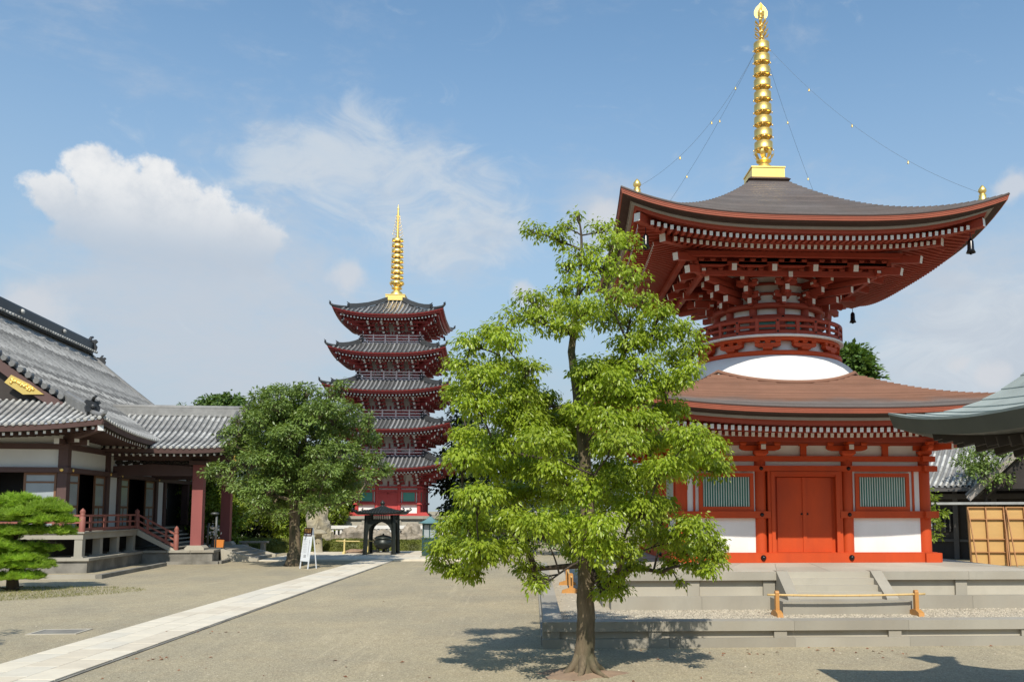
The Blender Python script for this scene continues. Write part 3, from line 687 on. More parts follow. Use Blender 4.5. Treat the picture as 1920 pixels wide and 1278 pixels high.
for k in range(24):
    t = 2 * math.pi * (k + .5) / 24
    link('rail_post', pm, T, (2.38 * math.cos(t), 2.38 * math.sin(t), Z(8.286)), (0, 0, t))
    if k % 2:
        for zz in (8.36, 8.70):
            link('nail_cover', bs, T, (2.435 * math.cos(t), 2.435 * math.sin(t), Z(zz)), (math.pi / 2, 0, t + math.pi / 2))
# ---------------- round upper storey
part('upper_drum', MB().lathe([(1.62, Z(8.28)), (1.62, Z(10.6))], 64), WHITE, T)
um = MB().lathe([(.13, 0), (.13, Z(9.35) - Z(8.28))], 12).mesh('upper_column', VER2)
for k in range(12):
    t = 2 * math.pi * k / 12 - math.pi / 2
    link('upper_column', um, T, (1.68 * math.cos(t), 1.68 * math.sin(t), Z(8.284)))
    link('nail_cover', bs, T, (1.90 * math.cos(t), 1.90 * math.sin(t), Z(8.925)), (math.pi / 2, 0, t + math.pi / 2), (1.5, 1.5, 1.5))
for z0, z1, r in ((8.84, 9.01, 1.90), (9.25, 9.40, 1.88), (8.46, 8.56, 1.84), (9.70, 9.78, 1.70), (10.02, 10.10, 1.70), (10.30, 10.40, 1.70)):
    b = MB().lathe([(1.6, Z(z0)), (r, Z(z0)), (r, Z(z1)), (1.6, Z(z1))], 72); part('drum_ring_beam', b, VER2, T)
for k in range(12):
    t = 2 * math.pi * (k + .5) / 12 - math.pi / 2
    if k % 3 == 1: continue
    b = MB().lathe([(1.70, Z(8.58)), (1.70, Z(8.83))], 4, arc=(t - .15, t + .15)); part('green_window', b, GREEN, T)
# brackets: twelve radial stacks of four arms with cross arms
PU = [VER2, WEND]
lv = [(1.98, 9.46), (2.36, 9.76), (2.74, 10.05)]
b = MB(); block(b, 0, 0, 0, .30, .13); base_bm = b.mesh('bracket', VER2)
arms = []
for r, z in lv:
    arms.append(MB().beam((r + .10, 0, 0), (1.5, 0, 0), .13, .17, 0, end0=1).beam((r + .085, 0, -.115), (1.5, 0, -.115), .11, .06, 0).mesh('bracket_arm', PU))
cross = []
for i, half in enumerate((.27, .34, .40)):
    b = MB().prism(arm_poly(half, .13, .13), -.06, .06); b.m[2] = b.m[8] = 1
    for x in (-half + .09, 0, half - .09): block(b, x, 0, .131, .16, .09)
    b2 = MB(); b2.v = [(y, x, z) for x, y, z in b.v]; b2.f = [tuple(reversed(q)) for q in b.f]; b2.m = b.m; b2.sm = b.sm
    # white end faces
    cross.append(b2.mesh('cross_arm', PU))
for k in range(12):
    t = 2 * math.pi * k / 12 - math.pi / 2
    bo = link('bracket', base_bm, T, (1.70 * math.cos(t), 1.70 * math.sin(t), Z(9.382)), (0, 0, t))
    for i, (r, z) in enumerate(lv):
        link('bracket_arm', arms[i], bo, (-1.70, 0, Z(z) - Z(9.382)), (0, 0, 0))
        link('cross_arm', cross[i], bo, (r - .05 - 1.70, 0, Z(z) - Z(9.382) + .088))
    # wall cross arms against the drum
    link('cross_arm', cross[0], bo, (-.02, 0, Z(9.52) - Z(9.382)))
# square system: corner arms, tail rafters and purlins
for sx in (-1, 1):
    for sy in (-1, 1):
        d = Vector((sx, sy, 0)).normalized()
        for r, z in ((2.55, 9.52), (3.05, 9.76), (3.6, 9.98), (4.25, 10.12)):
            b = MB().beam((d.x * r, d.y * r, Z(z)), (d.x * 1.5, d.y * 1.5, Z(z)), .16, .19, 0, end0=1); part('corner_arm', b, PU, T)
        b = MB().beam((d.x * 4.65, d.y * 4.65, Z(10.04)), (d.x * 1.5, d.y * 1.5, Z(10.72)), .18, .22, 0, end0=1); part('tail_rafter', b, PU, T)
        b = MB().beam((d.x * 5.25, d.y * 5.25, Z(10.30)), (d.x * 1.5, d.y * 1.5, Z(10.98)), .18, .22, 0, end0=1); part('tail_rafter', b, PU, T)
tm_ = MB().beam((0, -3.28, 0), (0, -1.5, .42), .15, .20, 0, end0=1).mesh('tail_rafter', PU)
cm2 = MB().prism(arm_poly(.44, .14, .13), -.06, .06); cm2.m[2] = cm2.m[8] = 1
for x in (-.35, 0, .35): block(cm2, x, 0, .141, .16, .09)
cm2 = cm2.mesh('cross_arm', PU)
for sd in range(4):
    a = SIDE_RZ[sd]
    for x in (-1.85, -.62, .64, 1.88):
        p = rot2(x, 0, a); o = link('tail_rafter', tm_, T, (p[0], p[1], Z(10.13)), (0, 0, a))
    for x in (-2.46, -1.23, 0, 1.25, 2.48):
        p = rot2(x, -3.02, a); link('cross_arm', cm2, T, (p[0], p[1], Z(10.21)), (0, 0, a))
        p = rot2(x * 1.02, -2.72, a); link('cross_arm', cm2, T, (p[0], p[1], Z(10.02)), (0, 0, a))
    for (hl, y, z, w, h) in ((2.72, -2.72, 10.01, .13, .15), (3.02, -3.02, 10.26, .12, .10), (3.35, -3.30, 10.44, .17, .14)):
        b = MB().bx(-hl, hl, y - w / 2, y + w / 2, Z(z), Z(z) + h); part('purlin', b, VER2, T, rot=(0, 0, a))
# ---------------- upper roof
E2 = Eave(5.50, Z(11.02), .70, 3.1)
roof2 = part('upper_roof', E2.shingles(MB(), .62, Z(13.86), .40, 38, .032, 34), SHIN_U, T)
eave_stack(E2, roof2, .165, .25, .30, .40)
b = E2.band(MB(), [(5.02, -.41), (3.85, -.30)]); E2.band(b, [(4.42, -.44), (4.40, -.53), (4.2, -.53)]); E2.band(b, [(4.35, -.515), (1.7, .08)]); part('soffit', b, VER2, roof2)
rafters(roof2, E2, [VER2, WEND], .186, 4.80, 4.93, 3.84, Z(10.53), Z(10.63), (.092, .125), (0, 1, 3), (2,), follow=.95)
rafters(roof2, E2, [VER2, WEND], .186, 3.95, 4.38, 1.75, Z(10.43), Z(11.02), (.090, .12), (0, 1, 3), (2,), follow=.85)
for sx in (-1, 1):
    for sy in (-1, 1):
        part('hip_rafter', MB().beam((sx * 5.0, sy * 5.0, Z(11.03)), (sx * 3.7, sy * 3.7, Z(10.90)), .21, .24, 0, end0=1), [VER2, WEND], roof2)
        part('hip_rafter', MB().beam((sx * 4.16, sy * 4.16, Z(10.72)), (sx * 1.7, sy * 1.7, Z(10.98)), .21, .24, 0, end0=1), [VER2, WEND], roof2)
        # wind bell under the corner
        bell = part('wind_bell', MB().lathe([(.012, .30), (.012, .12), (.05, .10), (.085, .04), (.095, -.20), (.135, -.30), (.12, -.30), (.08, -.2)], 14).lathe([(.001, -.28), (.05, -.30), (.05, -.33), (.001, -.36)], 10), BLACKM, T, loc=(sx * 4.72, sy * 4.72, Z(10.52)))
        # golden knob on the corner of the roof
        kz = E2.surf(.10, 1.0, .62, Z(13.86), .40)[1]
        part('golden_knob', MB().lathe([(.001, .40), (.05, .35), (.105, .27), (.115, .21), (.075, .14), (.06, .11), (.10, .10), (.10, .02), (.115, 0), (.115, -.12)], 14), GOLD, T, loc=(sx * 4.99, sy * 4.99, kz + .04))
# ---------------- golden spire
col = MB(); 
for w0, w1, z0, z1 in ((.66, .72, 13.84, 13.90), (.72, .60, 13.90, 14.0)):
    vs = [(-w0, -w0, Z(z0)), (w0, -w0, Z(z0)), (w0, w0, Z(z0)), (-w0, w0, Z(z0)), (-w1, -w1, Z(z1)), (w1, -w1, Z(z1)), (w1, w1, Z(z1)), (-w1, w1, Z(z1))]
    col.add(vs, [(3, 2, 1, 0), (4, 5, 6, 7), (0, 1, 5, 4), (1, 2, 6, 5), (2, 3, 7, 6), (3, 0, 4, 7)])
part('roof_collar', col, DKBROWN, T)
def spire(parent, z0, z1, rad, mats=GOLD, first=.30, flame='leaf', base=True, bw=.56, top=.235, rh=.125, hub=.075):
    "golden mast: box, bowl, petals, nine rings, flame"
    H = z1 - z0
    sp = part('spire', MB().bx(-bw, bw, -bw, bw, z0, z0 + .052 * H).bx(-bw * 1.04, bw * 1.04, -bw * 1.04, bw * 1.04, z0 + .0525 * H, z0 + .060 * H), mats, parent)
    zb = z0 + .06 * H
    q = rad / .30
    part('spire_bowl', MB().lathe([(.34 * q, zb), (.33 * q, zb + .05 * q), (.26 * q, zb + .2 * q), (.15 * q, zb + .29 * q), (.15 * q, zb + .33 * q), (.25 * q, zb + .37 * q), (.27 * q, zb + .41 * q), (.1 * q, zb + .43 * q)], 20), mats, sp)
    part('spire_mast', MB().lathe([(.085 * q, zb + .3 * q), (.06 * q, z1 - .10 * H), (.03 * q, z1 - .03 * H), (.001, z1)], 12), mats, sp)
    def petals(z, r0, r1, h, n, w, name='petal'):
        pm = MB().grid(lambda u, v: (r0 + (r1 - r0) * math.sin(v * math.pi * .62), (u - .5) * w * math.sin(.25 + 2.6 * v), h * v), 2, 5, smooth=True).mesh(name, mats)
        for k in range(n): link(name, pm, sp, (0, 0, z), (0, 0, 2 * math.pi * (k + .5) / n))
    petals(zb + .43 * q, .18 * q, .36 * q, .30 * q, 8, .16 * q)
    zr0, zr1 = z0 + first * 1.0 * H * .55, z1 - top * H
    n = 9
    for k in range(n):
        zz = zr0 + (zr1 - zr0) * k / (n - 1); r = rad * (1.06 - .14 * k / (n - 1)); hh = rh * q
        b = MB().lathe([(r, -hh), (r, hh), (r - .02, hh), (r - .02, -hh), (r, -hh)], 24)
        for s in range(6):
            t = math.pi * 2 * s / 6 + .5; b.beam((0, 0, 0), (r * math.cos(t) * .98, r * math.sin(t) * .98, 0), .035 * q, .05 * q)
        b.lathe([(hub * q, -hh * 1.6), (hub * q, hh * 1.6)], 10)
        ring = part('spire_ring', b, mats, sp, loc=(0, 0, zz))
        J = MB()
        for s in range(4):
            t = math.pi / 2 * s + math.pi / 4 + .6
            J.lathe([(.001, .045 * q), (.014 * q, .035 * q), (.019 * q, -.025 * q), (.001, -.025 * q)], 6, c=((r + .02) * math.cos(t), (r + .02) * math.sin(t), zz - hh - .03 * q))
        part('ring_bell', J, mats, sp)
    return sp, petals, zr1, q
SPIRE_Z0, SPIRE_Z1 = Z(14.0), Z(20.4)
sp, petals, zt, q = spire(T, SPIRE_Z0, SPIRE_Z1, .295, first=.37)
H = SPIRE_Z1 - SPIRE_Z0
for i, zz in enumerate((.30, .52, .76)):
    petals(zt + zz, .08, .26 - .01 * i, .16, 8, .10)
    part('spire_boss', MB().sphere((0, 0, zt + zz + .02), .10, 12, 6, sz=.7), GOLD, sp)
part('spire_jewel', MB().lathe([(.001, .42), (.025, .34), (.07, .24), (.12, .14), (.12, .06), (.06, 0), (.10, -.04), (.05, -.09)], 14), GOLD, sp, loc=(0, 0, zt + 1.10))
b = MB()
fp = [(0, .50), (.07, .40), (.17, .30), (.235, .17), (.24, .05), (.20, -.06), (.12, -.10), (.10, .02), (.13, .14), (.06, .26), (0, .33)]
poly = fp + [(-x, z) for x, z in reversed(fp[1:-1])]
for a in (0, math.pi / 2):
    bb = MB()
    outer = [(x, z) for x, z in fp[:7]]; inner = [fp[10], fp[10], fp[9], fp[8], fp[7], fp[7], fp[6]]
    for s in (-1, 1):
        for i in range(6):
            pts = [outer[i], outer[i + 1], inner[i + 1], inner[i]]
            bb.add([(s * x, -.012, z) for x, z in pts] + [(s * x, .012, z) for x, z in pts], [(0, 1, 2, 3), (7, 6, 5, 4), (0, 4, 5, 1)])
    part('flame_plate', bb, GOLD, sp, loc=(0, 0, zt + 1.13), rot=(0, 0, a))
# chains with small bells from the spire to the roof corners
for sx in (-1, 1):
    for sy in (-1, 1):
        p0 = Vector((0, 0, zt + .25)); p1 = Vector((sx * 4.95, sy * 4.95, E2.surf(.10, 1, .62, Z(13.86), .40)[1] + .22))
        pts = []
        for i in range(25):
            t = i / 24; p = p0.lerp(p1, t); p.z -= 1.15 * 4 * t * (1 - t) * .62; pts.append(p)
        ch = part('chain', MB().tube(pts, .0042, 4), IRON, T)
        bm_ = MB().lathe([(.001, .06), (.018, .05), (.028, -.025), (.032, -.035), (.001, -.035)], 8).mesh('chain_bell', GOLD)
        for i in (6, 11, 17): link('chain_bell', bm_, ch, pts[i] - Vector((0, 0, .06)))

# ================================================================ stone podium, steps, kerb and gravel
PZ = 1.21; PH = 5.80
pod = thing('stone_podium', 'pale grey stone podium with steps under the vermilion treasure tower', 'podium', (TX, TY, 0.25))
def pz(z): return z - .25
part('podium_top', MB().bx(-3.94, 3.94, -3.94, 3.94, pz(1.2), pz(1.3285)), GRANITE2, pod)
def top_pt(x, w):   # the paving falls gently outwards
    return pz(1.329) + (pz(PZ) - pz(1.329)) * (w - 3.94) / (PH - 3.94)
for sd in range(4):
    a = SIDE_RZ[sd]
    for rw, (w0, w1) in enumerate(((3.94, 4.84), (4.84, PH))):
        n = 8 if sd == 0 else 5
        for k in range(n):
            f0, f1 = -1 + 2 * k / n, -1 + 2 * (k + 1) / n; g = .004
            q = [(f0 * w1 + g, -w1 + g), (f1 * w1 - g, -w1 + g), (f1 * w0 - g, -w0 - g), (f0 * w0 + g, -w0 - g)]
            dz = rnd.uniform(-.001, .002)
            vs = [(*rot2(x, y, a), top_pt(x, -y) + dz) for x, y in q] + [(*rot2(x, y, a), top_pt(x, -y) - .1) for x, y in q]
            part('paving_slab', MB().add(vs, [(0, 1, 2, 3), (0, 4, 5, 1), (1, 5, 6, 2), (2, 6, 7, 3), (3, 7, 4, 0)]), GRANITE2, pod)
part('podium_bed', MB().bx(-PH + .02, PH - .02, -PH + .02, PH - .02, pz(1.0), pz(PZ) - .02), OLDSTONE, pod)
# cap stones, posts, panels and base stones on each side; the front is open at the steps
STX0, STX1 = 6.40 - TX, 9.22 - TX
def run(x0, x1, sd, seed):
    r_ = random.Random(seed); a = SIDE_RZ[sd]
    x = x0
    while x < x1 - .01:
        nx = min(x + r_.uniform(2.2, 2.9), x1)
        if x1 - nx < .8: nx = x1
        part('cap_stone', MB().bx(x + .003, nx - .003, -PH - .06, -PH - .002, pz(PZ) - .215, pz(PZ) + .002 + r_.uniform(-.001, .001)), GRANITE, pod, rot=(0, 0, a))
        part('panel_stone', MB().bx(x + .003, nx - .003, -PH + .10, -PH + .3, pz(.55), pz(PZ) - .2155), GRANITE2, pod, rot=(0, 0, a))
        part('base_stone', MB().bx(x + .003, nx - .003, -PH - .22, -PH + .3, pz(.10), pz(.585)), GRANITE, pod, rot=(0, 0, a))
        part('podium_post', MB().bx(nx - .33, nx - .02, -PH + .02, -PH + .2, pz(.586), pz(PZ) - .216), GRANITE, pod, rot=(0, 0, a))
        x = nx
run(-PH - .06, STX0, 0, 3); run(STX1, PH + .06, 0, 4)
for sd in (1, 2, 3): run(-PH + .5, PH - .5, sd, sd)
# core below the steps
part('podium_core', MB().bx(-PH + .3, PH - .3, -PH + .3, PH - .3, pz(.05), pz(PZ) - .3), GRANITE, pod)
# steps: four risers
nst = 4
for k in range(nst):
    z1 = PZ - (PZ - .58) * k / nst
    y1 = -PH - .02 - .26 * k
    part('step', MB().bx(STX0 + .30, STX1 - .30, y1, y1 + .42 if k else -PH + .5, pz(.5), pz(z1)), GRANITE2, pod)
for x0, x1 in ((STX0, STX0 + .299), (STX1 - .299, STX1)):
    part('stair_cheek', MB().prism([(-PH + .5, pz(.30)), (-PH - 1.12, pz(.30)), (-PH - 1.12, pz(.62)), (-PH - .06, pz(PZ) + .02), (-PH + .5, pz(PZ) + .02)], x0, x1, ax='x'), GRANITE, pod)
part('landing_stone', MB().bx(STX0 - .22, STX1 + .22, -PH - 1.40, -PH - .0, pz(.12), pz(.575)), GRANITE, pod)

kerb = thing('stone_kerb', 'long low granite kerb enclosing the gravel bed round the tower', 'kerb', (0.2, 18.35, 0))
def krun(x0, x1, y0, along, seed, dirn=0):
    r_ = random.Random(seed); x = x0; first = True
    while x < x1 - .01:
        nx = min(x + r_.uniform(2.3, 3.0), x1)
        if x1 - nx < 1: nx = x1
        if along == 'x':
            part('cap_stone', MB().bx(x + .002, nx - .002, y0 + .02, y0 + .46, .335, .534 + r_.uniform(-.002, .002)), GRANITE, kerb)
            part('base_stone', MB().bx(x + .002 - .2 * 0, nx - .002, y0 - .02, y0 + .40, -.05, .185 + r_.uniform(-.002, .002)), GRANITE, kerb)
            part('kerb_panel', MB().bx(x, nx - .001, y0 + .13, y0 + .39, .186, .334), GRANITE2, kerb)
            part('kerb_block', MB().bx(nx - .42, nx - .15, y0 + .05, y0 + .2, .1865, .3345), GRANITE, kerb)
            if first: part('kerb_block', MB().bx(x + .08, x + .36, y0 + .05, y0 + .2, .1865, .3345), GRANITE, kerb)
        else:
            part('cap_stone', MB().bx(0.02, .42, x + .002, nx - .002, .335, .534 + r_.uniform(-.002, .002)), GRANITE, kerb)
            part('base_stone', MB().bx(-.02, .38, x + .002, nx - .002, -.05, .185), GRANITE, kerb)
            part('kerb_panel', MB().bx(.13, .36, x, nx - .001, .186, .334), GRANITE2, kerb)
            part('kerb_block', MB().bx(.05, .2, nx - .42, nx - .15, .1865, .3345), GRANITE, kerb)
        x = nx; first = False
krun(0.0, 16.0, 0.0, 'x', 11); krun(0.462, 21.0, 0, 'y', 12)
# gravel bed
def gravel_bed():
    b = MB()
    x0, x1, y0, y1 = .55, 16.4, 18.7, 39.2; nx, ny = 80, 100
    tag(part('gravel_bed', b.bx(x0, x1, y0, y1, -.02, .25), PEBBLE, None), kind='structure')
    r_ = np.random.default_rng(5); n = 26000
    X = r_.uniform(x0, x1 - 1.0, n); Y = np.where(r_.random(n) < .82, r_.uniform(18.8, 22.95, n), r_.uniform(18.8, 34, n))
    keep = ~((np.abs(X - TX) < PH + .2) & (np.abs(Y - TY) < PH + .2)); X, Y = X[keep], Y[keep]; n = len(X)
    s = r_.uniform(.014, .034, n); V = []
    base = np.array([(1, 0, 0), (0, 1, 0), (-1, 0, 0), (0, -1, 0), (0, 0, .75)], float)
    ang = r_.uniform(0, 6.28, n); c, q = np.cos(ang), np.sin(ang)
    el = r_.uniform(.6, 1.2, n)
    P = np.zeros((n, 5, 3))
    for k in range(5):
        bx_, by_ = base[k, 0], base[k, 1] * el
        P[:, k, 0] = X + s * (bx_ * c - by_ * q); P[:, k, 1] = Y + s * (bx_ * q + by_ * c); P[:, k, 2] = .249 + s * base[k, 2] + 0.0
    F = np.array([(0, 1, 4), (1, 2, 4), (2, 3, 4), (3, 0, 4)]); F = (np.arange(n)[:, None, None] * 5 + F[None]).reshape(-1, 3)
    tag(link('gravel', npmesh('gravel', P.reshape(-1, 3), F, PEBBLE)), 'loose pale gravel between kerb and tower podium', 'gravel', kind='stuff')
gravel_bed()
# ================================================================ trees
MAIN_CLUMPS = [(-0.12, 0, 8.17, 0.13, 0.11), (-0.31, 0, 7.94, 0.15, 0.13), (-0.91, -0.12, 7.82, 0.25, 0.15), (-0.62, -0.09, 7.77, 0.28, 0.15), (-0.38, 0.13, 7.71, 0.21, 0.13), (0.35, 0.04, 7.91, 0.28, 0.19), (0.51, -0.31, 7.56, 0.33, 0.24), (0.83, 0, 7.61, 0.21, 0.28), (0.0, -0.09, 7.37, 0.38, 0.24), (0.32, -0.3, 7.12, 0.38, 0.24), (-0.34, -0.15, 7.15, 0.24, 0.17), (-0.37, 0.31, 6.83, 0.28, 0.13), (0.03, -0.41, 6.8, 0.33, 0.21), (0.77, -0.57, 6.86, 0.33, 0.21), (1.09, 0.21, 6.67, 0.28, 0.17), (0.46, -0.8, 6.42, 0.38, 0.21), (-0.91, -0.33, 6.52, 0.33, 0.21), (-0.52, 0.16, 6.5, 0.42, 0.21), (-0.1, -1.09, 6.16, 0.42, 0.21), (0.41, 0.81, 6.4, 0.42, 0.21), (-0.81, -0.29, 6.15, 0.38, 0.21), (-0.34, -0.24, 6.02, 0.38, 0.15), (0.86, 0.35, 6.31, 0.42, 0.24), (1.26, -0.67, 6.18, 0.33, 0.19), (1.21, -0.32, 5.88, 0.42, 0.24), (1.78, -0.04, 6.04, 0.33, 0.21), (1.95, -0.16, 5.63, 0.24, 0.33), (1.79, 0.64, 5.67, 0.38, 0.24), (0.79, -0.3, 5.73, 0.42, 0.17), (-1.34, 0.29, 6.32, 0.28, 0.19), (-1.63, 0.17, 6.0, 0.33, 0.21), (-2.05, 0.14, 5.79, 0.33, 0.21), (-1.35, -1.04, 5.62, 0.33, 0.21), (-2.16, 0.31, 5.38, 0.38, 0.26), (-1.74, -1.07, 4.98, 0.38, 0.26), (-2.31, 1.05, 4.99, 0.33, 0.26), (-1.49, 0.5, 5.42, 0.38, 0.26), (-1.78, -1.06, 4.54, 0.42, 0.24), (-0.99, -0.6, 5.24, 0.33, 0.17), (0.47, 0.42, 5.42, 0.38, 0.19), (0.95, -0.5, 5.27, 0.42, 0.24), (1.42, -0.16, 5.05, 0.42, 0.24), (1.76, -0.67, 5.16, 0.24, 0.26), (0.3, -0.55, 4.89, 0.38, 0.21), (0.86, -0.48, 4.81, 0.42, 0.21), (-1.26, -0.51, 4.75, 0.42, 0.24), (-0.8, 0.81, 4.87, 0.42, 0.24), (-1.17, -0.44, 4.34, 0.47, 0.24), (-0.49, 1.35, 4.52, 0.47, 0.24), (0.03, 1.31, 4.68, 0.42, 0.21), (0.35, -0.99, 4.29, 0.42, 0.24), (0.93, -0.64, 4.33, 0.47, 0.24), (1.57, 0.23, 4.61, 0.38, 0.21), (-0.73, -1.96, 3.85, 0.47, 0.24), (0.04, 1.47, 4.12, 0.42, 0.19), (0.47, -1.55, 3.89, 0.47, 0.24), (1.41, 0.88, 4.08, 0.47, 0.24), (1.63, -1.34, 4.0, 0.38, 0.24), (2.21, -0.17, 3.91, 0.33, 0.26), (2.02, 0.37, 3.65, 0.42, 0.26), (2.49, 0.28, 3.55, 0.24, 0.24), (1.2, -1.26, 3.48, 0.42, 0.21), (-2.05, 0.3, 4.12, 0.38, 0.21), (-2.02, -1.15, 3.65, 0.38, 0.21), (-1.53, -0.49, 3.87, 0.42, 0.24), (-1.61, 0.39, 3.55, 0.42, 0.24), (-1.04, 0.49, 3.65, 0.42, 0.24), (-0.53, -0.61, 3.51, 0.38, 0.21), (0.57, 0.54, 3.56, 0.42, 0.24), (1.08, 0.66, 3.37, 0.47, 0.24), (0.88, -0.57, 2.87, 0.42, 0.24), (1.53, 1.06, 2.88, 0.33, 0.26), (0.65, 1.44, 2.98, 0.38, 0.24), (1.33, 1.5, 2.37, 0.38, 0.24), (0.22, -1.43, 2.57, 0.38, 0.24), (-1.74, -1.44, 3.04, 0.42, 0.21), (-1.4, 1.28, 3.13, 0.42, 0.24), (-0.89, 1.36, 3.14, 0.42, 0.24), (-0.35, 0.79, 3.08, 0.33, 0.21), (-2.06, -0.59, 2.65, 0.38, 0.19), (-2.41, 0.81, 2.49, 0.28, 0.19), (-1.82, 0.72, 2.54, 0.42, 0.24), (-1.26, -0.18, 2.6, 0.42, 0.24), (-0.81, -1.94, 2.58, 0.42, 0.24), (-0.36, -1.0, 2.57, 0.38, 0.24), (-2.42, -0.49, 2.16, 0.26, 0.21), (-2.23, 0.48, 2.21, 0.38, 0.24), (-1.71, -1.16, 2.18, 0.42, 0.21), (-1.29, -0.59, 2.16, 0.38, 0.17), (-0.04, 2.0, 2.04, 0.33, 0.21), (0.15, -1.2, 2.18, 0.38, 0.24), (0.6, -0.62, 2.15, 0.38, 0.24), (-2.58, -0.16, 1.91, 0.13, 0.13), (-2.26, -0.14, 1.82, 0.26, 0.13), (-1.97, -0.37, 1.74, 0.24, 0.13), (-1.82, -0.71, 1.99, 0.28, 0.17), (-0.98, 0.37, 1.78, 0.28, 0.13), (-0.79, 1.0, 1.55, 0.21, 0.11), (-0.84, -1.68, 1.64, 0.17, 0.09), (0.24, 1.44, 1.66, 0.28, 0.19), (0.49, -0.29, 1.68, 0.24, 0.13), (0.68, 1.22, 1.32, 0.28, 0.13), (0.31, -0.29, 1.41, 0.19, 0.11), (0.96, 0.54, 1.81, 0.26, 0.15), (1.44, -0.19, 2.32, 0.33, 0.21), (1.79, -0.84, 2.52, 0.38, 0.24), (1.97, 0.73, 2.09, 0.42, 0.21), (2.23, -0.2, 2.23, 0.26, 0.26), (2.31, -0.24, 2.0, 0.21, 0.17), (1.96, -0.34, 1.87, 0.26, 0.11), (1.64, 0.82, 1.84, 0.19, 0.13), (1.43, 0.45, 1.72, 0.13, 0.08), (2.02, -0.97, 1.83, 0.17, 0.09), (1.82, 0.77, 1.46, 0.08, 0.11)]
MAIN_TRUNK = [(0.0, 0.0, 0.0), (0.01, 0.0, 0.25), (0.03, 0.0, 0.75), (0.03, 0.0, 1.39), (0.05, 0.0, 2.04), (0.06, 0.0, 2.78), (0.03, 0.0, 3.53), (-0.04, 0.0, 4.29), (-0.14, 0.0, 5.06), (-0.22, 0.0, 5.64), (-0.16, 0.0, 6.22), (-0.09, 0.0, 6.81), (-0.04, 0.0, 7.5)]
LEFT_CLUMPS = [(0.52, -0.94, 8.8, 0.53, 0.49), (-0.74, -0.42, 8.67, 1.02, 0.52), (-2.1, 0.16, 8.55, 0.52, 0.49), (1.51, 0.17, 8.79, 0.56, 0.36), (2.24, -0.04, 9.18, 0.33, 0.41), (-2.59, 0.39, 7.82, 0.45, 0.39), (-3.36, 0.83, 7.43, 0.33, 0.31), (-0.35, -0.45, 7.73, 0.83, 0.72), (1.48, -1.66, 7.66, 0.84, 0.68), (2.44, -0.2, 7.95, 0.78, 0.5), (-1.88, 0.64, 7.43, 1.01, 0.68), (-3.32, 0.7, 6.85, 0.76, 0.4), (-3.4, -0.19, 6.28, 0.39, 0.25), (-2.66, 1.32, 6.42, 0.84, 0.5), (0.01, -2.15, 6.47, 0.85, 0.52), (1.0, 2.37, 7.04, 1.11, 0.63), (2.57, 1.76, 7.33, 0.82, 0.62), (3.38, 1.28, 6.5, 0.64, 0.5), (3.56, 0.16, 7.41, 0.28, 0.52), (-3.67, 1.71, 5.94, 0.68, 0.4), (-4.1, 0.34, 4.94, 0.54, 0.29), (-4.49, -0.03, 4.72, 0.42, 0.25), (-1.62, -2.21, 5.14, 0.83, 0.52), (-1.36, 1.32, 5.49, 0.67, 0.42), (2.38, -1.11, 5.72, 0.89, 0.69), (0.99, -0.34, 5.74, 0.68, 0.51), (3.27, 0.36, 5.22, 0.82, 0.51), (4.35, 0.13, 4.97, 0.45, 0.28), (4.49, 0.05, 4.67, 0.29, 0.27), (-0.63, 2.47, 5.11, 1.06, 0.55), (-0.84, -0.6, 4.67, 0.79, 0.41), (-0.8, -2.44, 3.89, 0.76, 0.43), (1.93, -2.51, 4.61, 0.93, 0.53), (2.39, 0.87, 4.48, 0.69, 0.51), (0.72, -0.52, 4.08, 0.92, 0.42), (-1.19, 1.5, 3.5, 0.75, 0.52), (-1.11, -2.7, 3.11, 0.5, 0.46), (-0.89, -1.92, 2.79, 0.38, 0.4), (-0.9, 1.45, 3.15, 0.55, 0.42), (1.37, 0.8, 3.83, 0.89, 0.38), (2.4, 2.35, 4.09, 0.66, 0.46), (-3.23, -0.4, 4.21, 0.49, 0.31), (3.85, -0.81, 4.47, 0.46, 0.41), (4.04, -0.4, 5.5, 0.32, 0.33), (-1.19, 0.53, 3.13, 0.51, 0.39), (-1.66, -1.91, 3.66, 0.57, 0.37), (1.44, -1.26, 3.12, 0.72, 0.36), (2.6, -1.94, 3.31, 0.47, 0.4), (0.26, -0.87, 3.34, 0.43, 0.4), (-0.22, -2.28, 2.58, 0.39, 0.24), (1.47, -2.96, 2.9, 0.46, 0.27), (-2.3, -1.63, 3.9, 0.47, 0.28), (3.37, -1.56, 3.45, 0.32, 0.26)]
LEFT_TRUNK = [(-0.06, 0.0, -0.05), (-0.01, 0.0, 0.82), (-0.04, 0.0, 1.91), (-0.1, 0.0, 3.0), (-0.24, 0.0, 4.24), (-0.05, 0.0, 5.2)]
def leaves(P, D, Nrm, size, aspect, rng, fold=0.25):
    "kite-shaped leaves folded along the midrib: P base points, D directions, Nrm face normals"
    n = len(P)
    D = D / np.linalg.norm(D, axis=1, keepdims=True)
    S = np.cross(D, Nrm); S /= np.linalg.norm(S, axis=1, keepdims=True) + 1e-9
    U = np.cross(S, D)
    L = (size * rng.uniform(.5, 1.3, n))[:, None]; Wd = L * aspect * rng.uniform(.8, 1.15, n)[:, None] * .5
    a = P; l = P + D * L * .42 + S * Wd + U * Wd * fold; t = P + D * L - U * L * .12; r = P + D * L * .42 - S * Wd + U * Wd * fold
    V = np.stack([a, l, t, r], 1).reshape(-1, 3); i = np.arange(n)[:, None] * 4
    F = np.concatenate([i + np.array([[0, 2, 1]]), i + np.array([[0, 3, 2]])], 1).reshape(-1, 3)
    return V, F
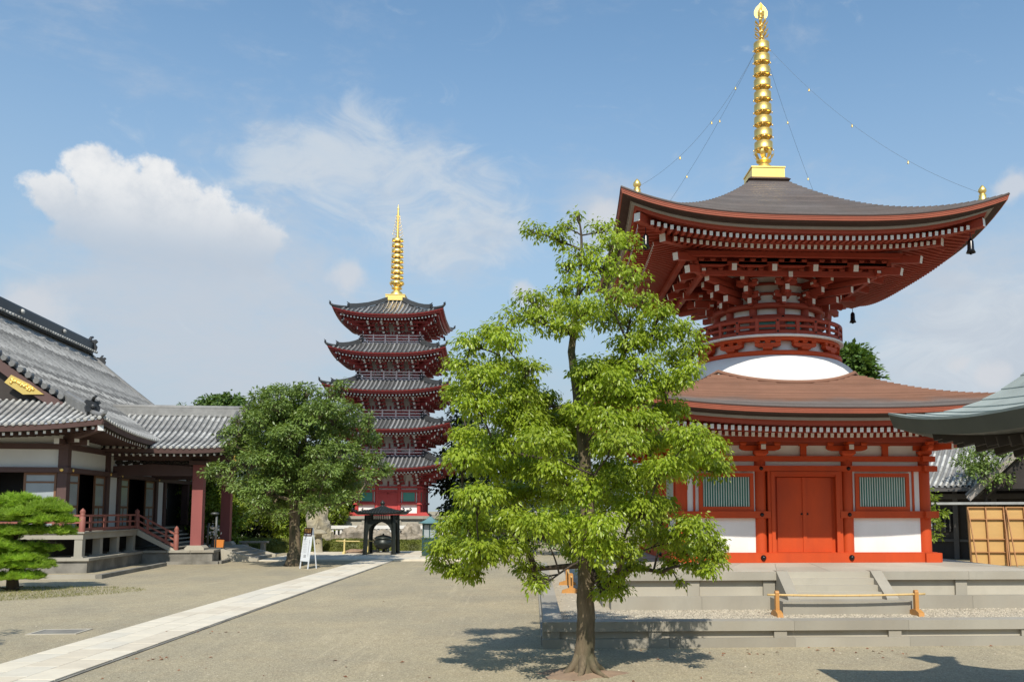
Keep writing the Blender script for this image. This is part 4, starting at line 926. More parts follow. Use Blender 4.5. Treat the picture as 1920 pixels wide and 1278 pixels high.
def crown_points(clumps, dens, per_tip, rng, spread, shell=0.5, up=0.6, depth_ratio=1.0, thin=None):
    "twig tips in every clump, then leaf bases round every tip"
    tips = []; own = []
    for k, (x, y, z, rx, rz) in enumerate(clumps):
        n = max(4, int(dens * (rx * rx + 1.2 * rx * rz) * (1.0 if thin is None else thin(z))))
        v = rng.normal(size=(n, 3)); v /= np.linalg.norm(v, axis=1, keepdims=True)
        flip = (v[:, 2] < 0) & (rng.random(n) < up); v[flip, 2] *= -1
        q = shell + (1 - shell) * rng.random(n) ** .6
        q *= 1 + .22 * rng.normal(size=n) * .6
        t = v * q[:, None] * np.array([rx, rx * depth_ratio, rz]) + np.array([x, y, z])
        tips.append(t); own += [k] * n
    tips = np.concatenate(tips); own = np.array(own)
    P = np.repeat(tips, per_tip, 0); n = len(P)
    o = rng.normal(size=(n, 3)); o /= np.linalg.norm(o, axis=1, keepdims=True)
    P = P + o * (spread * rng.random(n) ** .5)[:, None]
    return tips, own, P, o
def make_tree(name, label, cat, base, trunk, radii, clumps, leaf, bark, seed, dens=120, per_tip=8, size=.11, aspect=.52, droop=.75, spread=.09, limb=.05, group=None, twigs=True, twig_r=.006, up=.6, sides=9, shell=.5, depth_ratio=1.0, limb_from=.25, thin=None, limbmat=None):
    rng = np.random.default_rng(seed); rr = random.Random(seed)
    t = thing(name, label, cat, base, 0, group)
    b = MB(); tr = [Vector(p) for p in trunk]
    # smooth trunk path
    pts, rad = [], []
    for i in range(len(tr) - 1):
        for k in range(4):
            u = k / 4; pts.append(tr[i].lerp(tr[i + 1], u) + Vector((rr.uniform(-1, 1), rr.uniform(-1, 1), 0)) * radii[i] * .06); rad.append(radii[i] + (radii[i + 1] - radii[i]) * u)
    pts.append(tr[-1]); rad.append(radii[-1])
    b.tube(pts, rad, sides)
    trunk_o = part('trunk', b, bark, t)
    tips, own, P, o = crown_points(clumps, dens, per_tip, rng, spread, shell, up, depth_ratio, thin)
    # limbs from the trunk to every clump
    lb = MB(); z_lo = tr[0].z + limb_from * (tr[-1].z - tr[0].z)
    nodes = [(p, -1, r_) for p, r_ in zip(pts, rad) if p.z >= z_lo]            # (point, limb index, radius)
    order = sorted(range(len(clumps)), key=lambda k: math.hypot(clumps[k][0] - tr[len(tr) // 2].x, clumps[k][1]) + .15 * abs(clumps[k][2] - .5 * tr[-1].z))
    paths = {}; par = {}
    for k in order:
        x, y, z, rx, rz = clumps[k]; c = Vector((x, y, z - rz * .35)); hc = math.hypot(x, y)
        best = None
        for (p, own_, r_) in nodes:
            d = (c - p).length; rise = c.z - p.z
            cost = d * (1.0 if own_ < 0 else 1.12) + .9 * max(0, .28 * math.hypot(c.x - p.x, c.y - p.y) - rise) + .5 * max(0, math.hypot(p.x, p.y) - hc)
            if best is None or cost < best[0]: best = (cost, p, own_)
        _, p0, own_ = best; ln = (c - p0).length; par[k] = own_
        m1 = p0.lerp(c, .35) + Vector((rr.uniform(-.13, .13), rr.uniform(-.13, .13), rr.uniform(-.02, .14))) * ln
        m2 = p0.lerp(c, .72) + Vector((rr.uniform(-.12, .12), rr.uniform(-.12, .12), rr.uniform(-.04, .12))) * ln
        path = []
        for q in range(9):
            s = q / 8
            path.append(p0 * (1 - s) ** 3 + m1 * 3 * s * (1 - s) ** 2 + m2 * 3 * s * s * (1 - s) + c * s ** 3)
        paths[k] = path; nodes += [(path[q], k, 0) for q in (3, 5, 7, 8)]
    cnt = {k: 1 for k in paths}
    for k in reversed(order):
        q = par[k]
        if q >= 0: cnt[q] += cnt[k]
    for k, path in paths.items():
        r0 = min(limb * .42 * math.sqrt(cnt[k]), max(radii) * .45); r1 = max(limb * .16, r0 * .45 if cnt[k] > 1 else limb * .12)
        lb.tube(path, [r0 + (r1 - r0) * q / 8 for q in range(9)], 5, cap=False)
        if twigs:
            mine = tips[own == k]
            for tp in mine[:: max(1, len(mine) // 10)]:
                e = Vector(tp); st = path[rr.choice((5, 6, 7, 8))]; mid = st.lerp(e, .55) + Vector((0, 0, .08 * (e - st).length))
                lb.tube([st, mid, e], [twig_r * 1.6, twig_r * 1.2, twig_r * .6], 3, cap=False)
    part('limbs', lb, limbmat or bark, t)
    n = len(P)
    c = np.array([(a[0], a[1], a[2]) for a in clumps])[np.repeat(own, per_tip)]
    out = P - c; out[:, 2] *= .3; out /= np.linalg.norm(out, axis=1, keepdims=True) + 1e-6
    D = out * .55 + o * .55 + np.array([0, 0, -droop]) + rng.normal(size=(n, 3)) * .22
    Nr = out * .5 + np.array([0, 0, 1.0]) + rng.normal(size=(n, 3)) * .45
    V, F = leaves(P, D, Nr, size, aspect, rng)
    cr = link('crown', npmesh('crown', V, F, leaf), t); cr['kind'] = 'stuff'
    return t
def simple_tree(name, label, base, h, r, nclump, leaf, bark, seed, cat='tree', group=None, dens=16, size=.34, per_tip=6, low=.3, trunk_r=.18, shape='round', droop=.4, aspect=.6, spread=.3):
    "a tree further off: clumps spread over an uneven crown"
    rr = random.Random(seed); cl = []
    for k in range(nclump):
        u = low + (1 - low) * (k + rr.random()) / nclump
        if shape == 'cone': rad = r * (1.05 - (u - low) / (1 - low))
        else:
            q = (u - low) / (1 - low); rad = r * math.sqrt(max(.05, 1 - (2 * q - .85) ** 2 / 1.6))
        a = rr.uniform(0, 2 * math.pi) if rr.random() < .45 else rr.uniform(math.pi, 2 * math.pi)
        d = rad * math.sqrt(rr.uniform(.15, 1.0)) * .8
        s = r * rr.uniform(.24, .40) * (1 if shape == 'round' else .75)
        cl.append((d * math.cos(a), d * math.sin(a), h * u - s * .3, s, s * rr.uniform(.5, .72)))
    trunk = [(0, 0, -.05), (rr.uniform(-.1, .1), 0, h * .3), (rr.uniform(-.25, .25), 0, h * .6), (rr.uniform(-.3, .3), 0, h * .9)]
    return make_tree(name, label, cat, base, trunk, [trunk_r, trunk_r * .75, trunk_r * .45, trunk_r * .12], cl, leaf, bark, seed, dens=dens, per_tip=per_tip, size=size, aspect=aspect, droop=droop, spread=spread, limb=.09, group=group, twigs=False, up=.55, sides=7)

# the tree in front
_r = random.Random(17)
for _k in range(18):   # leaves inside the crown
    _a = _r.uniform(0, 6.28); _z = _r.uniform(2.3, 5.6); _q = _r.uniform(.3, 1.75) * (1 if _z < 4.6 else .7)
    MAIN_CLUMPS.append((_q * math.cos(_a), _q * math.sin(_a), _z, _r.uniform(.3, .45), _r.uniform(.2, .3)))
make_tree('broadleaf_tree', 'fresh green broadleaf tree with loose tiered crown standing before the stone kerb', 'tree', (.893, 15.56, 0),
          MAIN_TRUNK, [.27, .18, .16, .152, .138, .125, .112, .10, .082, .068, .05, .035, .018], MAIN_CLUMPS, LEAF_MAIN, BARK, 21,
          dens=540, per_tip=7, size=.086, aspect=.50, droop=.85, spread=.10, limb=.040, sides=14, shell=.35, up=.5, limbmat=BARKD,
          thin=lambda z: 1.0 if z < 5.2 else (.75 if z < 6.2 else .5))
# low root collar of soil at its foot
b = MB(); 
def _mound(u, v):
    a = u * 2 * math.pi; rr_ = .62 * v * (1 + .18 * math.sin(3 * a + 1) + .1 * math.sin(7 * a))
    return (rr_ * math.cos(a) * 1.15, rr_ * math.sin(a) * .8, .075 * (1 - v) ** .7 + .012 * math.sin(9 * a + 7 * v) * (1 - v))
b.grid(_mound, 40, 9, smooth=True)
tag(part('soil_mound', b, SOIL, None, loc=(.80, 15.5, .0)), kind='structure')

# roots spreading from the foot of the front tree
_rt = MB()
for _k, _a in enumerate((.3, 1.3, 2.5, 3.6, 4.5, 5.5)):
    _l = .42 + .12 * (_k % 3); _c, _s = math.cos(_a), math.sin(_a)
    _rt.tube([(.08 * _c, .08 * _s, .34), (.20 * _c, .20 * _s, .14), (.34 * _c, .34 * _s, .05), (_l * _c + .05 * _s, _l * _s, -.03)], [.10, .075, .05, .02], 7)
part('roots', _rt, BARK, bpy.data.objects['broadleaf_tree'])
# dark evergreen by the signboard
for _k in range(46):
    _a = _r.uniform(0, 6.28); _q = math.sqrt(_r.random()); _z = _r.uniform(3.5, 8.2); _w = math.sqrt(max(.1, 1 - ((_z - 5.6) / 3.2) ** 2))
    LEFT_CLUMPS.append((3.0 * _q * _w * math.cos(_a) - .3, 3.0 * _q * _w * math.sin(_a), _z, _r.uniform(.45, .8), _r.uniform(.35, .55)))
make_tree('evergreen_tree', 'dark rounded evergreen tree behind the leaning signboard by the path', 'tree', (-12.2, 46.2, 0),
          LEFT_TRUNK + [(0.3, .1, 6.3), (.1, .2, 7.6), (.2, .2, 8.8)], [.50, .30, .27, .25, .24, .20, .15, .09, .04], LEFT_CLUMPS, LEAF_DARK, BARK, 5,
          dens=78, per_tip=10, size=.185, aspect=.52, droop=.35, spread=.20, limb=.075, twig_r=.014, limb_from=.42, shell=.74, up=.75)

# cloud-pruned pine at the left edge
def pine(name, label, base, pads, trunk, radii, seed, tuft=.15, dens=190):
    t = thing(name, label, 'pine', base)
    rng = np.random.default_rng(seed); rr = random.Random(seed)
    b = MB(); b.tube([Vector(p) for p in trunk], radii, 9); part('trunk', b, BARKD, t)
    lb = MB()
    for (x, y, z, rx, rz) in pads:
        p0 = min((Vector(p) for p in trunk), key=lambda p: abs(p.z - (z - .1)))
        lb.tube([p0, p0.lerp(Vector((x, y, z)), .5) + Vector((0, 0, -.03)), Vector((x, y, z - rz * .5))], [.05, .035, .02], 5, cap=False)
    part('limbs', lb, BARKD, t)
    P = []; D = []
    sub = []
    for (x, y, z, rx, rz) in pads:      # every pad is a heap of small tufted lumps
        for q in range(int(5 + 7 * rx)):
            a = rr.uniform(0, 6.28); d = rx * math.sqrt(rr.random()) * .85; s_ = rr.uniform(.22, .36)
            sub.append((x + d * math.cos(a), y + d * math.sin(a), z + rz * (.75 * math.sqrt(max(0, 1 - (d / rx) ** 2)) - .15) + rr.uniform(-.06, .06), s_, s_ * .75))
    for (x, y, z, rx, rz) in sub:
        n = int(dens * rx * rx * 3.4)
        a = rng.uniform(0, 2 * math.pi, n); q = np.sqrt(rng.random(n)); zz = np.sqrt(np.maximum(0, 1 - q * q)) * rng.uniform(-.15, 1, n)
        c = np.stack([x + rx * q * np.cos(a), y + rx * q * np.sin(a), z + rz * zz], 1)
        m = 15
        P.append(np.repeat(c, m, 0))
        d = rng.normal(size=(n * m, 3)); d /= np.linalg.norm(d, axis=1, keepdims=True); d[:, 2] = np.abs(d[:, 2]) * .8 + .25
        d[:, 0] += np.repeat(q * np.cos(a), m) * .5; d[:, 1] += np.repeat(q * np.sin(a), m) * .5
        D.append(d)
    P = np.concatenate(P); D = np.concatenate(D); n = len(P)
    V, F = leaves(P, D, rng.normal(size=(n, 3)), tuft, .085, rng, 0.0)
    cr = link('needles', npmesh('needles', V, F, LEAF_PINE), t); cr['kind'] = 'stuff'
    return t
pine('pine_tree', 'bright green cloud-pruned pine on a dry grass patch before the hall veranda', (-18.4, 32.5, 0),
     [(-.2, 0, 2.90, .80, .52), (.55, .1, 2.80, .75, .50), (1.15, -.2, 2.60, .70, .48), (-.9, .3, 2.75, .8, .5), (.3, -.5, 2.45, .9, .46), (1.5, .1, 2.26, .60, .42), (-.5, -.3, 2.32, .8, .46), (.95, -.4, 2.26, .65, .44), (.2, .5, 2.6, .85, .45),
      (.1, -.3, 1.86, .7, .40), (.8, -.2, 1.92, .68, .40), (1.40, .1, 1.84, .56, .36), (-.6, -.1, 1.62, .8, .42), (-.2, -.5, 1.36, .7, .40), (.6, -.1, 1.26, .70, .40), (1.05, .2, 1.20, .55, .36), (-.9, -.4, 1.18, .85, .42),
      (.2, -.2, .74, .7, .36), (.75, -.1, .66, .58, .34), (-.5, -.4, .66, .8, .38), (.1, .3, 1.0, .7, .4), (.45, -.5, .95, .5, .34), (.5, -.3, .32, .55, .28), (-.3, -.5, .30, .6, .28)],
     [(0, 0, -.05), (-.05, 0, .5), (.1, .05, 1.1), (-.1, 0, 1.7), (.1, 0, 2.3), (.2, 0, 2.95)], [.22, .18, .15, .12, .09, .04], 8)
# a tree outside the frame whose shadow falls by the drain cover
simple_tree('broadleaf_tree', 'broadleaf tree outside the frame casting its shadow beside the drain cover', (-12.9, 14.6, 0), 6.4, 2.3, 26, LEAF_MAIN, BARK, 44, dens=40, size=.17, per_tip=7, spread=.16)

# ---------------- planting further back
FOR = 'dark trees behind the pagoda'
for i, (x, y, h, r, s, lab) in enumerate((
        (-6.2, 79.0, 11.8, 3.1, 61, 'tall dark evergreen close beside the pagoda right wall'),
        (-2.0, 82.0, 13.0, 4.2, 62, 'wide dark evergreen seen between pagoda and front tree crown'),
        (-5.9, 75.5, 8.6, 2.9, 63, 'low dark evergreen at the foot of the pagoda wall'),
        (3.0, 78.0, 12.0, 4.2, 64, 'dark evergreen behind the crown of the front tree')  )):
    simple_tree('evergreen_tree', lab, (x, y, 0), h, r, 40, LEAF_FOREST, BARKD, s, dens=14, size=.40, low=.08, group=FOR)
for i, (x, y, h, r, s, lab) in enumerate((
        (-23.6, 66.0, 6.6, 3.0, 71, 'sunlit maple behind the porch posts of the hall'),
        (-18.6, 68.5, 6.8, 3.0, 72, 'sunlit maple between the porch and the evergreen trunk'),
        (-20.8, 61.8, 4.6, 2.0, 73, 'small maple filling the gap between the porch posts'),
        (-15.6, 67.5, 5.4, 2.3, 74, 'maple behind the upright weathered rock'))):
    simple_tree('maple_tree', lab, (x, y, 0), h, r, 36, LEAF_MAPLE, BARKD, s, dens=26, size=.24, low=.12, group='maples behind the hall porch', spread=.22)
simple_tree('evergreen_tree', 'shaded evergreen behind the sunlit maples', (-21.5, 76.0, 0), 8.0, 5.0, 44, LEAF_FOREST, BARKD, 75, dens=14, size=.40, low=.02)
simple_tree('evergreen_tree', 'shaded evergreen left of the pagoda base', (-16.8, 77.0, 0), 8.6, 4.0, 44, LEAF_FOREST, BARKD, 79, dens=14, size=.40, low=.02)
simple_tree('broadleaf_tree', 'rounded far treetop showing above the porch ridge', (-38.2, 110, 0), 16.6, 5.2, 60, LEAF_CONIFER, BARKD, 76, dens=14, size=.5, low=.45)
simple_tree('broadleaf_tree', 'tiny far treetop beside the hall roof edge', (-43.6, 112, 0), 16.2, 1.6, 14, LEAF_CONIFER, BARKD, 77, dens=30, size=.35, low=.55)
simple_tree('cedar_tree', 'dark green cedar rising behind the right side of the tower dome', (22.6, 62, 0), 14.4, 5.6, 90, LEAF_CONIFER, BARKD, 78, dens=20, size=.42, low=.25, shape='cone', droop=.1, spread=.32, trunk_r=.35)
simple_tree('broadleaf_tree', 'small garden tree growing before the grey tiled roof at the right edge', (25.2, 48.0, 0), 6.9, 2.2, 24, LEAF_DARK, BARKD, 81, dens=34, size=.18, low=.66, spread=.18, shape='round')
simple_tree('shrub', 'leafy shrub peeking past the right corner column of the tower', (20.6, 46.0, 0), 4.0, 1.25, 16, LEAF_MAPLE, BARKD, 82, cat='shrub', dens=50, size=.20, low=.35, spread=.18)
for i, (x, y, h, r, s, lab) in enumerate((
        (-1.2, 60, 4.4, 2.4, 91, 'broad shrub behind the front tree left of the stone podium'),
        (2.6, 57, 4.6, 2.3, 92, 'broad shrub seen through the front tree beside its trunk'),
        (-4.6, 66, 4.6, 2.2, 93, 'shrub behind the green offering cabinets'))):
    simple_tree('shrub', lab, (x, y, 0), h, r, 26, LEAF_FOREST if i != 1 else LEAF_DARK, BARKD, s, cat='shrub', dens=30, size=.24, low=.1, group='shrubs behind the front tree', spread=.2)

# clipped hedges
def hedge(label, base, rx, ry, rz, seed, leaf=None):
    t = thing('hedge', label, 'hedge', base, 0, 'clipped hedges before the pagoda')
    rng = np.random.default_rng(seed)
    b = MB()
    def fn(u, v):
        a = u * 2 * math.pi; q = v * math.pi / 2
        w = 1 + .05 * math.sin(3 * a + seed) + .04 * math.sin(5 * a)
        return (rx * .95 * math.cos(a) * math.cos(q) ** .6 * w, ry * .95 * math.sin(a) * math.cos(q) ** .6 * w, rz * .95 * math.sin(q) ** .8)
    b.grid(fn, 28, 8, smooth=True); part('hedge_body', b, LEAF_HEDGE, t)
    n = int(1100 * (rx * ry + rx * rz)); a = rng.uniform(0, 2 * math.pi, n); q = np.arcsin(rng.random(n))
    w = 1 + .05 * np.sin(3 * a + seed) + .04 * np.sin(5 * a)
    P = np.stack([rx * np.cos(a) * np.cos(q) ** .6 * w, ry * np.sin(a) * np.cos(q) ** .6 * w, rz * np.sin(q) ** .8], 1)
    N = P / np.array([rx, ry, rz]) ** 2; N /= np.linalg.norm(N, axis=1, keepdims=True)
    V, F = leaves(P - N * .03, N + rng.normal(size=(n, 3)) * .6, rng.normal(size=(n, 3)) + N, .10, .6, rng)
    o = link('leaves', npmesh('leaves', V, F, LEAF_HEDGE), t); o['kind'] = 'stuff'
hedge('low dark clipped hedge behind the porch stairs', (-18.6, 61.5, 0), 3.1, 1.2, .95, 1)
hedge('clipped hedge mound between evergreen trunk and stone lantern', (-15.6, 62.0, 0), 1.5, 1.1, 1.0, 2)
hedge('long clipped hedge right of the stone lantern', (-12.6, 61.2, 0), 1.75, 1.1, .92, 3)
hedge('clipped hedge behind the dark bronze censer', (-8.9, 62.2, 0), 2.4, 1.1, .80, 4)
hedge('clipped hedge just left of the green cabinets', (-5.6, 62.6, 0), 1.6, 1.1, .80, 5)

# dry grass under the pine
def grass_patch():
    rng = np.random.default_rng(9); n = 9000
    a = rng.uniform(0, 2 * math.pi, n); q = np.sqrt(rng.random(n)) * (1 + .12 * np.sin(3 * a))
    P = np.stack([-18.6 + 4.7 * q * np.cos(a), 31.3 + 2.9 * q * np.sin(a), np.zeros(n)], 1)
    D = rng.normal(size=(n, 3)) * .5; D[:, 2] = 1
    V, F = leaves(P, D, rng.normal(size=(n, 3)), .075, .16, rng, 0)
    tag(link('grass', npmesh('grass', V, F, GRASSM)), 'thin dry grass round the pruned pine', 'grass', kind='stuff')
grass_patch()
# fallen leaves scattered on the gravel
def litter():
    rng = np.random.default_rng(19); sp = []
    for cx_, cy_, s, n in ((6.3, 17.9, 1.6, 26), (3.0, 17.3, 1.3, 14), (-7.5, 17.5, .5, 22), (-7.7, 21, .6, 14), (.7, 14.6, .9, 20), (7.3, 22.4, .8, 14), (1.0, 20.5, .3, 12), (-4, 16, 2.5, 14), (4.5, 15.2, .8, 10), (-2.4, 28, 3, 10)):
        for _ in range(n): sp.append((cx_ + rng.normal() * s, cy_ + rng.normal() * s * .25, .27 if 18.9 < cy_ < 23 and cx_ > .6 else .012))
    P = np.array(sp); n = len(P); D = rng.normal(size=(n, 3)); D[:, 2] *= .15
    N = rng.normal(size=(n, 3)) * .3 + np.array([0, 0, 1.]); V, F = leaves(P, D, N, .085, .5, rng, .3)
    tag(link('fallen_leaves', npmesh('fallen_leaves', V, F, DEADLEAF)), 'dry brown leaves fallen on the gravel', 'leaves', kind='stuff')
litter()

# an unseen belt of trees added behind the viewer to cut fill light
def light_blocking_belt():
    rng = np.random.default_rng(77); cl = []
    for k in range(150):
        x = rng.uniform(-75, 75); h = rng.uniform(7, 12.5); y = -24 - rng.uniform(0, 7) + .004 * x * x * -1
        for q in range(3): cl.append((x + rng.normal() * 1.5, y + rng.normal(), h * (.25 + .3 * q), 2.6, 1.9))
    tips, own, P, o = crown_points(cl, 2.2, 5, rng, .6, .5, .6)
    n = len(P); V, F = leaves(P, o + np.array([0, 0, -.4]), o + np.array([0, 0, 1.]), 1.1, .7, rng)
    tag(link('added_treeline', npmesh('added_treeline', V, F, LEAF_FOREST)), 'unseen belt of dark trees added behind the viewer to cut fill light', 'trees', kind='stuff')
light_blocking_belt()

def loose_pebbles():
    rng = np.random.default_rng(31); n = 16000
    Y = 12.5 + 22 * rng.random(n) ** 1.9; X = rng.uniform(-.62, .56, n) * Y
    keep = ~((X > -9.8) & (X < -7.7)) & ~((X > 0.05) & (Y > 18.2)); X, Y = X[keep], Y[keep]; n = len(X)
    s = rng.uniform(.004, .013, n) * (1 + (rng.random(n) < .03) * 1.0)
    base = np.array([(1, 0, 0), (0, 1, 0), (-1, 0, 0), (0, -1, 0), (0, 0, .7)], float); ang = rng.uniform(0, 6.28, n); c, q = np.cos(ang), np.sin(ang)
    P = np.zeros((n, 5, 3))
    for k in range(5):
        P[:, k, 0] = X + s * (base[k, 0] * c - base[k, 1] * q); P[:, k, 1] = Y + s * (base[k, 0] * q + base[k, 1] * c); P[:, k, 2] = .0005 + s * base[k, 2]
    F = (np.arange(n)[:, None, None] * 5 + np.array([(0, 1, 4), (1, 2, 4), (2, 3, 4), (3, 0, 4)])[None]).reshape(-1, 3)
    tag(link('pebbles', npmesh('pebbles', P.reshape(-1, 3), F, PEBBLE)), 'small loose pebbles scattered over the gravel court', 'pebbles', kind='stuff')
loose_pebbles()
# ================================================================ the hall on the left
POSTM = mat('porch_post_timber', (0.285, 0.082, 0.075), 0.6, 0.12, 1.5, stretch=(1, 1, .3))
HALL = thing('temple_hall', 'large grey-tiled temple hall with dark timber walls, veranda and porch', 'temple hall', (-20.1, 41.2, 0), R(5.7))
# ---- stone platform
b = MB(); b.bx(-34, -.06, .06, 34, 0, .55); part('platform', b, OLDSTONE, HALL)
for k in range(12):
    part('platform_cap', MB().bx(-.9, .04, .04 + 1.2 * (k - .0) if k else -.04, 1.2 * (k + 1), .551, .67), GRANITE, HALL) if k < 6 else None
for k in range(7): part('platform_cap', MB().bx(-.95 - 1.6 * (k + 1), -.905 - 1.6 * k if k else -.905, -.04, .9, .551, .67), GRANITE, HALL)
part('platform_floor', MB().bx(-34, -.905, .905, 34, .40, .665), OLDSTONE, HALL)
b = MB(); b.bx(-.05, 3.54, 7.36, 16.0, 0, .57); part('porch_platform', b, OLDSTONE, HALL)
for k in range(3): part('platform_cap', MB().bx(.02 + 1.2 * k, 1.2 * (k + 1) + (.0 if k < 2 else .02), 7.28, 8.4, .571, .69), GRANITE, HALL)
for k in range(6): part('platform_cap', MB().bx(2.4, 3.62, 8.41 + 1.25 * k, 9.65 + 1.25 * k, .571, .69), GRANITE, HALL)
part('platform_floor', MB().bx(.0, 2.395, 8.405, 16.0, .5, .685), GRANITE, HALL)
# ---- stone steps of the porch
for k in range(4):
    part('stone_step', MB().bx(3.63, 3.72 + .42 * (4 - k), 9.15, 14.0, 0 if k == 0 else .16 * k, .16 * (k + 1) - .001), GRANITE, HALL)
for v in (8.75, 14.01):
    part('step_cheek', MB().prism([(3.63, 0), (5.62, 0), (5.62, .14), (3.63, .70)], v, v + .39), GRANITE2, HALL)
# ---- low kerb stones in the gravel
for v0, v1 in ((-3.5, -1.2), (-1.19, 1.1), (1.11, 3.2), (3.21, 5.2)): part('kerb_stone', MB().bx(1.62, 1.86, v0, v1, -.05, .17), OLDSTONE, HALL)
for k in range(6): part('kerb_stone', MB().bx(1.6 - 2.1 * (k + 1) + .01, 1.61 - 2.1 * k, -3.5, -3.26, -.05, .17), GRANITE, HALL)
for k in range(2): part('kerb_stone', MB().bx(1.5 + 1.3 * k, 2.79 + 1.3 * k, 6.3, 6.52, -.05, .15), OLDSTONE, HALL)
part('kerb_stone', MB().bx(4.0, 4.22, 6.525, 8.6, -.05, .15), OLDSTONE, HALL)
# ---- veranda: deck, stone posts, rail
DZ = 1.85
b = MB(); b.bx(-34, -.35, .35, 2.2, DZ - .07, DZ); b.bx(-2.2, -.35, 2.201, 14.8, DZ - .07, DZ); part('veranda_deck', b, GRANITE, HALL)
b = MB(); b.bx(-34, -.42, .42, .62, DZ - .34, DZ - .071); b.bx(-.62, -.42, .621, 7.6, DZ - .34, DZ - .071); part('deck_edge_beam', b, GRANITE, HALL)
for k in range(12):
    u = -.62 - 2.15 * k; part('deck_post', MB().bx(u - .17, u + .17, .45, .79, .67, DZ - .341).bx(u - .25, u + .25, .37, .87, .671, .73), GRANITE, HALL)
for v in (2.75, 4.95, 7.3): part('deck_post', MB().bx(-.79, -.45, v - .17, v + .17, .67, DZ - .341).bx(-.87, -.37, v - .25, v + .25, .671, .73), GRANITE, HALL)
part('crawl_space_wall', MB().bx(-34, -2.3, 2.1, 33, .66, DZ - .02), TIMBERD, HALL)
# stairs from the veranda to the porch
b = MB().prism([(-.42, DZ - .02), (-.42, DZ - .35), (1.15, .69), (1.55, .69)], 7.62, 7.9); part('stair_stringer', b, GRANITE2, HALL)
for k in range(5): part('stair_tread', MB().bx(-.4 + .36 * k, .0 + .36 * k, 7.91, 14.4, DZ - .28 - .2 * k, DZ - .22 - .2 * k), GRANITE, HALL)
def rail(name, p0, p1, zs, npost, sec=.07, mat_=TIMBERR):
    p0, p1 = Vector(p0), Vector(p1)
    for z, h in zs: part('rail_bar', MB().beam(p0 + Vector((0, 0, z)), p1 + Vector((0, 0, z)), sec, h), mat_, HALL)
    for k in range(npost):
        p = p0.lerp(p1, (k + .5) / npost); part('rail_post', MB().box(p.x, p.y, p.z + .36, .10, .10, .71), mat_, HALL)
ZR = [(.10, .14), (.42, .08), (.74, .09)]
rail('r', (-20, .52, DZ), (-.62, .52, DZ), ZR, 12); rail('r', (-.52, .62, DZ), (-.52, 7.6, DZ), ZR, 4)
rail('r', (-.42, 7.75, DZ), (1.5, 7.75, .80), ZR, 2)
def newel(u, v, z, h=.95):
    part('newel_post', MB().lathe([(.13, 0), (.13, h * .72), (.10, h * .74), (.12, h * .78), (.12, h * .84), (.09, h * .87), (.13, h * .95), (.09, h * 1.05), (.02, h * 1.12), (.001, h * 1.14)], 14), TIMBERR, HALL, loc=(u, v, z))
newel(-.52, .52, DZ); newel(-.5, 7.75, DZ); newel(1.55, 7.75, .69, 1.15)
# ---- walls
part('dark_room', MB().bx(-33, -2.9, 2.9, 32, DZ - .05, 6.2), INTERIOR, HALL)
def column(u, v, s=.42, z0=DZ, z1=6.1): part('column', MB().bx(u - s / 2, u + s / 2, v - s / 2, v + s / 2, z0, z1), TIMBER, HALL)
COLV = (2.0, 7.1, 8.8, 15.2, 16.9, 22.0, 27.0)
for v in COLV: column(-2.0, v)
COLU = (-2.0, -6.6, -11.2, -15.8)
for u in COLU[1:]: column(u, 2.0)
# beams
for z0, z1, e in ((4.62, 4.86, .30), (5.72, 5.98, .26)):
    part('wall_beam', MB().bx(-20, -1.7 - (.3 - e), 2.0 - e, 2.0 + .1, z0, z1), TIMBER, HALL)
    part('wall_beam', MB().bx(-2.1, -2.0 + e, 1.69 + .42, 30, z0 + .002, z1 - .002), TIMBER, HALL)
for i in range(len(COLU) - 1): part('plaster_panel', MB().bx(COLU[i + 1] + .21, COLU[i] - .21, 1.93, 2.05, 4.861, 5.719), HALLWHITE, HALL)
for i in range(len(COLV) - 1): part('plaster_panel', MB().bx(-2.05, -1.93, COLV[i] + .21, COLV[i + 1] - .21, 4.861, 5.719), HALLWHITE, HALL)
for a, c in ((7.1, 8.8), (15.2, 16.9)):
    part('plaster_panel', MB().bx(-2.05, -1.9, a + .22, c - .22, DZ, 4.615), HALLWHITE, HALL)
b = MB().bx(-20, -1.9, 1.94, 2.02, 5.981, 6.9).bx(-2.02, -1.94, 2.03, 30, 5.981, 6.9); part('frieze', b, HALLWHITE, HALL)
def door_panel(along, a, c, glass=PANE, off=0.0):
    "sliding panel: frame, upper pane, lower lattice"
    def B(a0, a1, d0, d1, z0, z1):
        return MB().bx(a0, a1, 2.0 - d1 + off, 2.0 - d0 + off, z0, z1) if along == 'u' else MB().bx(-2.0 + d0 - off, -2.0 + d1 - off, a0, a1, z0, z1)
    z0, z1 = DZ + .02, 4.615; m = B(a, a + .10, .02, .10, z0, z1)
    for q in (B(c - .10, c, .02, .10, z0, z1), B(a + .1, c - .1, .02, .10, z0, z0 + .12), B(a + .1, c - .1, .02, .10, z1 - .12, z1), B(a + .1, c - .1, .02, .10, 2.95, 3.07), B(a + .1, c - .1, .02, .10, 4.12, 4.20), B(a + .1, c - .1, .02, .10, 2.42, 2.50), B((a + c) / 2 - .03, (a + c) / 2 + .03, .02, .10, z0 + .12, 2.95)):
        m.add(q.v, q.f)
    d = part('sliding_door', m, DOORW, HALL)
    q = B(a + .1, c - .1, .04, .07, z0 + .12, z1 - .12); part('pane', q, glass, d)
for a, c in ((-3.72, -2.28), (-6.35, -5.3)): door_panel('u', a, c)
door_panel('u', -8.3, -6.85); door_panel('u', -11, -9.6)
for a, c in ((2.25, 3.55), (5.55, 6.88), (9.02, 10.5), (13.4, 14.95)): door_panel('v', a, c)
